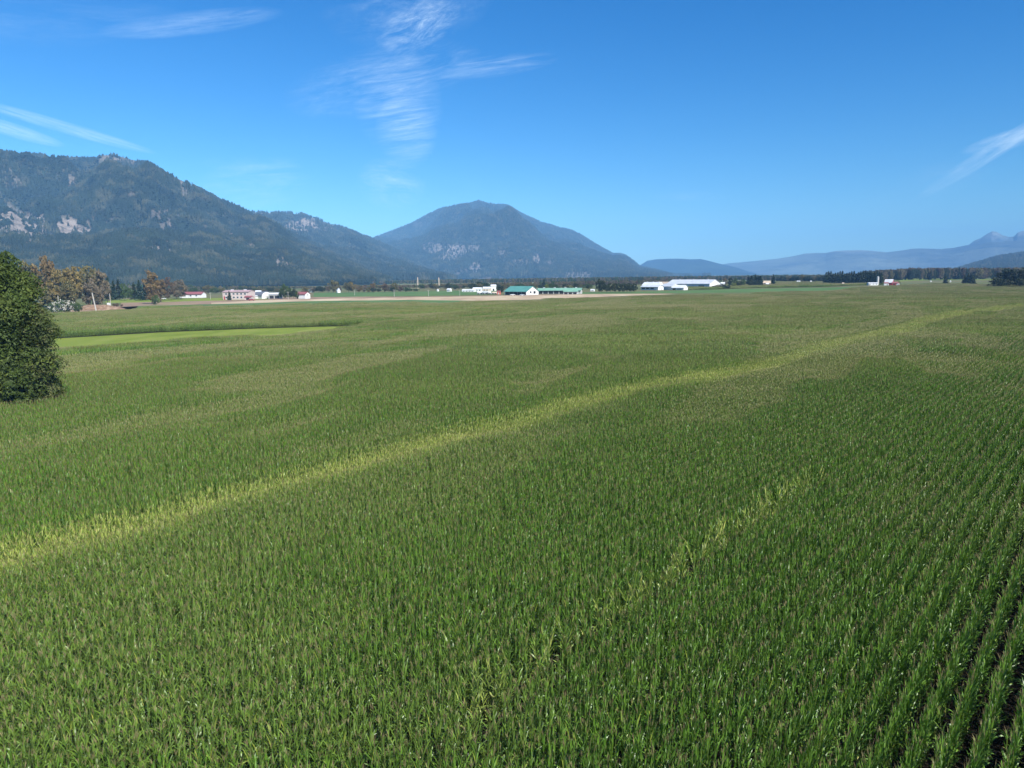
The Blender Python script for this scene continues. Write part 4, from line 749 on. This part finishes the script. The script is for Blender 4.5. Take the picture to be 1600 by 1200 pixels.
for p, lb in ((1246, 'tiny white house before the distant row, left of its neighbour'), (1249, 'tiny white house touching another before the distant row'), (1267, 'tiny white house standing right of two others before the distant row')):
    barn('house', lb, p, 1200, D_(-15), 3.2, 3, 3.2, 4.8, WH, R_white, 'house', [('window', 'side', 0, 1, .8, 1.8)], .2, ks=.75)
# silo farm
silo(1371, 985, 3.2, 432, 'tall white silo with a metal dome left of the red barn', WH2)
barn('long_white_shed', 'long low white shed left of the silo', 1363, 960, D_(-4), 12, 6, 2.7, 3.6, WH, R_white, 'shed', [('window', 'side', k, 1.6, .7, 1.3) for k in (-4, 0, 4)]+[('opening', 'side', -5.3, .8, 1.6, .1)], .3)
barn('red_barn', 'red gambrel barn with white end and pale roof', 1389, 985, D_(-38), 10, 8.5, 3.4, 7.6, REDW, R_white, 'barn', [('white_door', 'side', -2.5, 4, 2.8, .1), ('opening', 'gable', 0, 2.2, 2.4, .1)], .35, gambrel=True)
barn('red_shed', 'low red shed joined right of the red barn', 1398, 975, D_(-25), 7.5, 5.5, 2.5, 4.3, REDW, R_red, 'shed', [('opening', 'side', -1, 1.6, 1.7, .1), ('white_door', 'side', 2.2, 1.2, 1.7, .1)], .3)
barn('white_shed', 'tiny white shed at the right end of the red sheds', 1403.5, 965, D_(-10), 2.4, 2.2, 2.4, 3.2, WH, R_red, 'shed', [('opening', 'side', 0, .8, 1.3, .1)], .15)
barn('white_barn', 'white lean-to at the left front of the red barn', 1384.5, 965, D_(-20), 5.5, 4.5, 2.6, 4.0, WH, R_red, 'shed', [('opening', 'side', 1, 1, 1.5, .1)], .2)
barn('shed', 'small white shed at the foot of the conifer belt', 1317, 950, D_(-10), 2.8, 2.4, 2.6, 3.6, WH2, R_tan, 'shed', [('opening', 'side', 0, .9, 1.4, .1)], .15)
barn('house', 'tiny pale house far off between the lone conifers', 1485, 1300, D_(-20), 3.6, 3, 3.2, 5.6, WH, R_grey, 'house', [('window', 'side', 0, 1, .9, 2)], .2, ks=0.5)
barn('house', 'tiny pale house at the foot of the brown-green wood', 1454.5, 1350, D_(-10), 4.5, 3, 3., 4.2, WH, R_grey, 'house', [('window', 'side', 0, 1, .9, 1.6)], .2, ks=0.5)
# trailers left of the teal barn
TY = paint('tyre_rubber', (.03, .03, .03), .9)
def trailer(px, Y, Lm, h, mat, label, yaw=-.12):
    k_ = RM(px, Y)/Y; x_, y_ = at(px, Y*k_); e = empty('farm_trailer', (x_, y_, 0), yaw); e.scale = (k_, k_, k_); tag(e, label, 'trailer'); b = MB()
    b.tube([(-Lm/2, 0, .7+h/2), (-Lm/2+.25, 0, .7+h/2), (Lm/2-.3, 0, .7+h/2), (Lm/2, 0, .7+h/2)], [h*.42, h*.52, h*.52, h*.36], 12); b.build('tank', mat, e, sm=True)
    b = MB(); b.box(-Lm/2, -.9, .5, Lm/2+.8, .9, .68); b.build('chassis', STEEL, e)
    for sx_ in (-.28, .22):
        for sy_ in (-1, 1): b = MB(); b.tube([(sx_*Lm, sy_*.95-.13, .48), (sx_*Lm, sy_*.95+.13, .48)], [.48, .48], 14); b.build('wheel', TY, e)
trailer(750, 545, 4.6, 1.7, WH, 'white tank trailer at the left end of the trailer line'); trailer(758, 545, 4.2, 1.6, R_grey, 'grey tank trailer in the middle of the trailer line'); trailer(764.5, 545, 3.0, 1.8, WH, 'short white tank trailer at the right end of the trailer line'); trailer(772.5, 548, 3.8, 1.2, TANW, 'low tan trailer left of the red shed')
# parked vehicles
def car(px, Y, mat, label, yaw):
    k_ = RM(px, Y)/Y; x_, y_ = at(px, Y*k_); e = empty('parked_car', (x_, y_, 0), yaw); tag(e, label, 'car'); b = MB()
    pr = [(-2.2, .35), (-2.2, .85), (-1.3, .98), (1.3, .95), (2.2, .8), (2.2, .35)]
    def ext(prf, w_): 
        n_ = len(b.v); k = len(prf); b.v += [(a, -w_, c_) for a, c_ in prf]+[(a, w_, c_) for a, c_ in prf]; b.f.append(tuple(n_+i for i in range(k))); b.f.append(tuple(n_+k+i for i in range(k))[::-1]); b.m += [0, 0]
        for i in range(k): j = (i+1) % k; b.f.append((n_+i, n_+k+i, n_+k+j, n_+j)); b.m.append(0)
    ext(pr, .88); b.build('body', mat, e); b = MB(); ext([(-1.5, .97), (-1.1, 1.45), (.5, 1.45), (1.1, .96)], .78); b.build('cabin', GLASS, e)
    for sx_ in (-1.4, 1.4):
        for sy_ in (-1, 1): b = MB(); b.tube([(sx_, sy_*.85-.1, .33), (sx_, sy_*.85+.1, .33)], [.33, .33], 12); b.build('wheel', TY, e)
car(801, 517, WH, 'white car parked before the open side of the teal-roofed barn', .1); car(816, 512, STEEL, 'grey car parked near the gable of the teal-roofed barn', .2); car(393, 420, REDW, 'dark red vehicle parked before the pink building', .1)
car(255, 440, WH, 'white vehicle right of the tall rust tree', .0)
# utility poles
def pole(px, Y, top, label, lean=0., group=None, arm=True, r=.13):
    Y = RM(px, Y); h = hgt(top, px, Y); x_, y_ = at(px, Y); e = empty('utility_pole', (x_, y_, 0)); e.rotation_euler = (0, lean, 0); tag(e, label, 'pole', group); b = MB(); b.tube([(0, 0, -.3), (0, 0, h)], [r*1.2, r*.8], 8); b.build('pole', WOODp, e)
    if arm:
        b = MB(); b.box(-.95, -.06, h-.75, .95, -.0+.06-.2, h-.63); b.build('crossarm', WOODp, e)
        for q in (-.8, .8): b = MB(); b.tube([(q, -.1, h-.63), (q, -.1, h-.45)], [.05, .035], 6); b.build('insulator', WH, e)
pole(150.5, 300, 457, 'thick wooden pole leaning left on the bare mound', -.13, None, False, .30); pole(168.5, 345, 455.5, 'thin upright pole right of the leaning pole', 0, None, False, .18); pole(173.5, 340, 458.5, 'thin pole beside the white box on the bank', -.02, None, False, .18)
pole(93, 300, 462, 'grey pole rising behind the white-blossomed bush', 0, None, False, .2); pole(223, 430, 457, 'pole at the edge of the meadow before the evergreens', 0, None, True, .16); pole(276, 450, 458, 'pole left of the long red-roofed shed', 0, None, True, .14)
pole(329, 440, 457, 'pole between the red-roofed shed and the pink building', 0, None, True, .15); pole(348.5, 440, 456, 'pole just left of the pink building', 0, None, True, .15); pole(450.5, 440, 455.5, 'pole in front of the green tree clump', 0, None, True, .13)
pole(554, 520, 452, 'thin pole in the far green field below the brown tree row', 0, None, True, .12); pole(616, 490, 452, 'thin pole before the far green field, right of the brown trees', 0, None, True, .15); pole(669.5, 500, 453, 'thin pole below the gap between the two tan towers', 0, None, True, .15); pole(718.5, 510, 453.5, 'thin pole left of the greenhouses', 0, None, True, .13)
# mound and utility box
g = np.linspace(-1, 1, 33); GX, GY = np.meshgrid(g, g); hz = np.clip(1-GX**2-GY**2, 0, 1)**1.1*(.75+.5*fbm(GX*3, GY*3, 3, 4)); x_, y_ = at(152, RM(152, 318))
idx = np.arange(33*33).reshape(33, 33); Q = np.stack([idx[:-1, :-1], idx[:-1, 1:], idx[1:, 1:], idx[1:, :-1]], -1).reshape(-1, 4)
n = NT('mound_soil'); mm = n.fin(n.ramp(n.noise(.5, 5), [(.35, (.15, .095, .06)), (.55, (.24, .16, .105)), (.7, (.34, .26, .18))]), 1, .05, bump=n.noise(2, 4), bd=.3)
tag(obj('mound', mesh_np('mound', np.stack([GX*15.5, GY*11, hz*2.8-.1], -1).reshape(-1, 3), [Q], [mm], None, True), None, (x_, y_, 0)), None, None, None, 'structure')
x_, y_ = at(170.5, RM(170.5, 326)); e = empty('utility_box', (x_, y_, 0), .1); tag(e, 'white utility box standing on the bare bank right of the leaning pole', 'utility box')
b = MB(); b.box(-.7, -.6, -1, .7, .6, 3.2); b.build('cabinet', WH, e); b = MB(); b.box(-.8, -.7, 3.2, .8, .7, 3.35); b.build('lid', WH2, e); b = MB(); b.box(-.5, -.64, .3, .5, -.603, 2.6); b.build('door', WH2, e)

# ------------------------------------------------------------ haze
b = MB(); b.box(-16500, -16500, -60, 16500, 16500, 960); me = b.mesh('haze'); hz_ = obj('haze', me)
m = bpy.data.materials.new('haze_air'); m.use_nodes = True; t = m.node_tree; t.nodes.clear(); o_ = t.nodes.new('ShaderNodeOutputMaterial'); v_ = t.nodes.new('ShaderNodeVolumePrincipled')
v_.inputs['Color'].default_value = (.26, .58, 1, 1); v_.inputs['Density'].default_value = HAZE; v_.inputs['Anisotropy'].default_value = -0.38
t.links.new(v_.outputs[0], o_.inputs['Volume']); me.materials.append(m); tag(hz_, 'pale blue air haze over the valley', None, None, 'stuff')
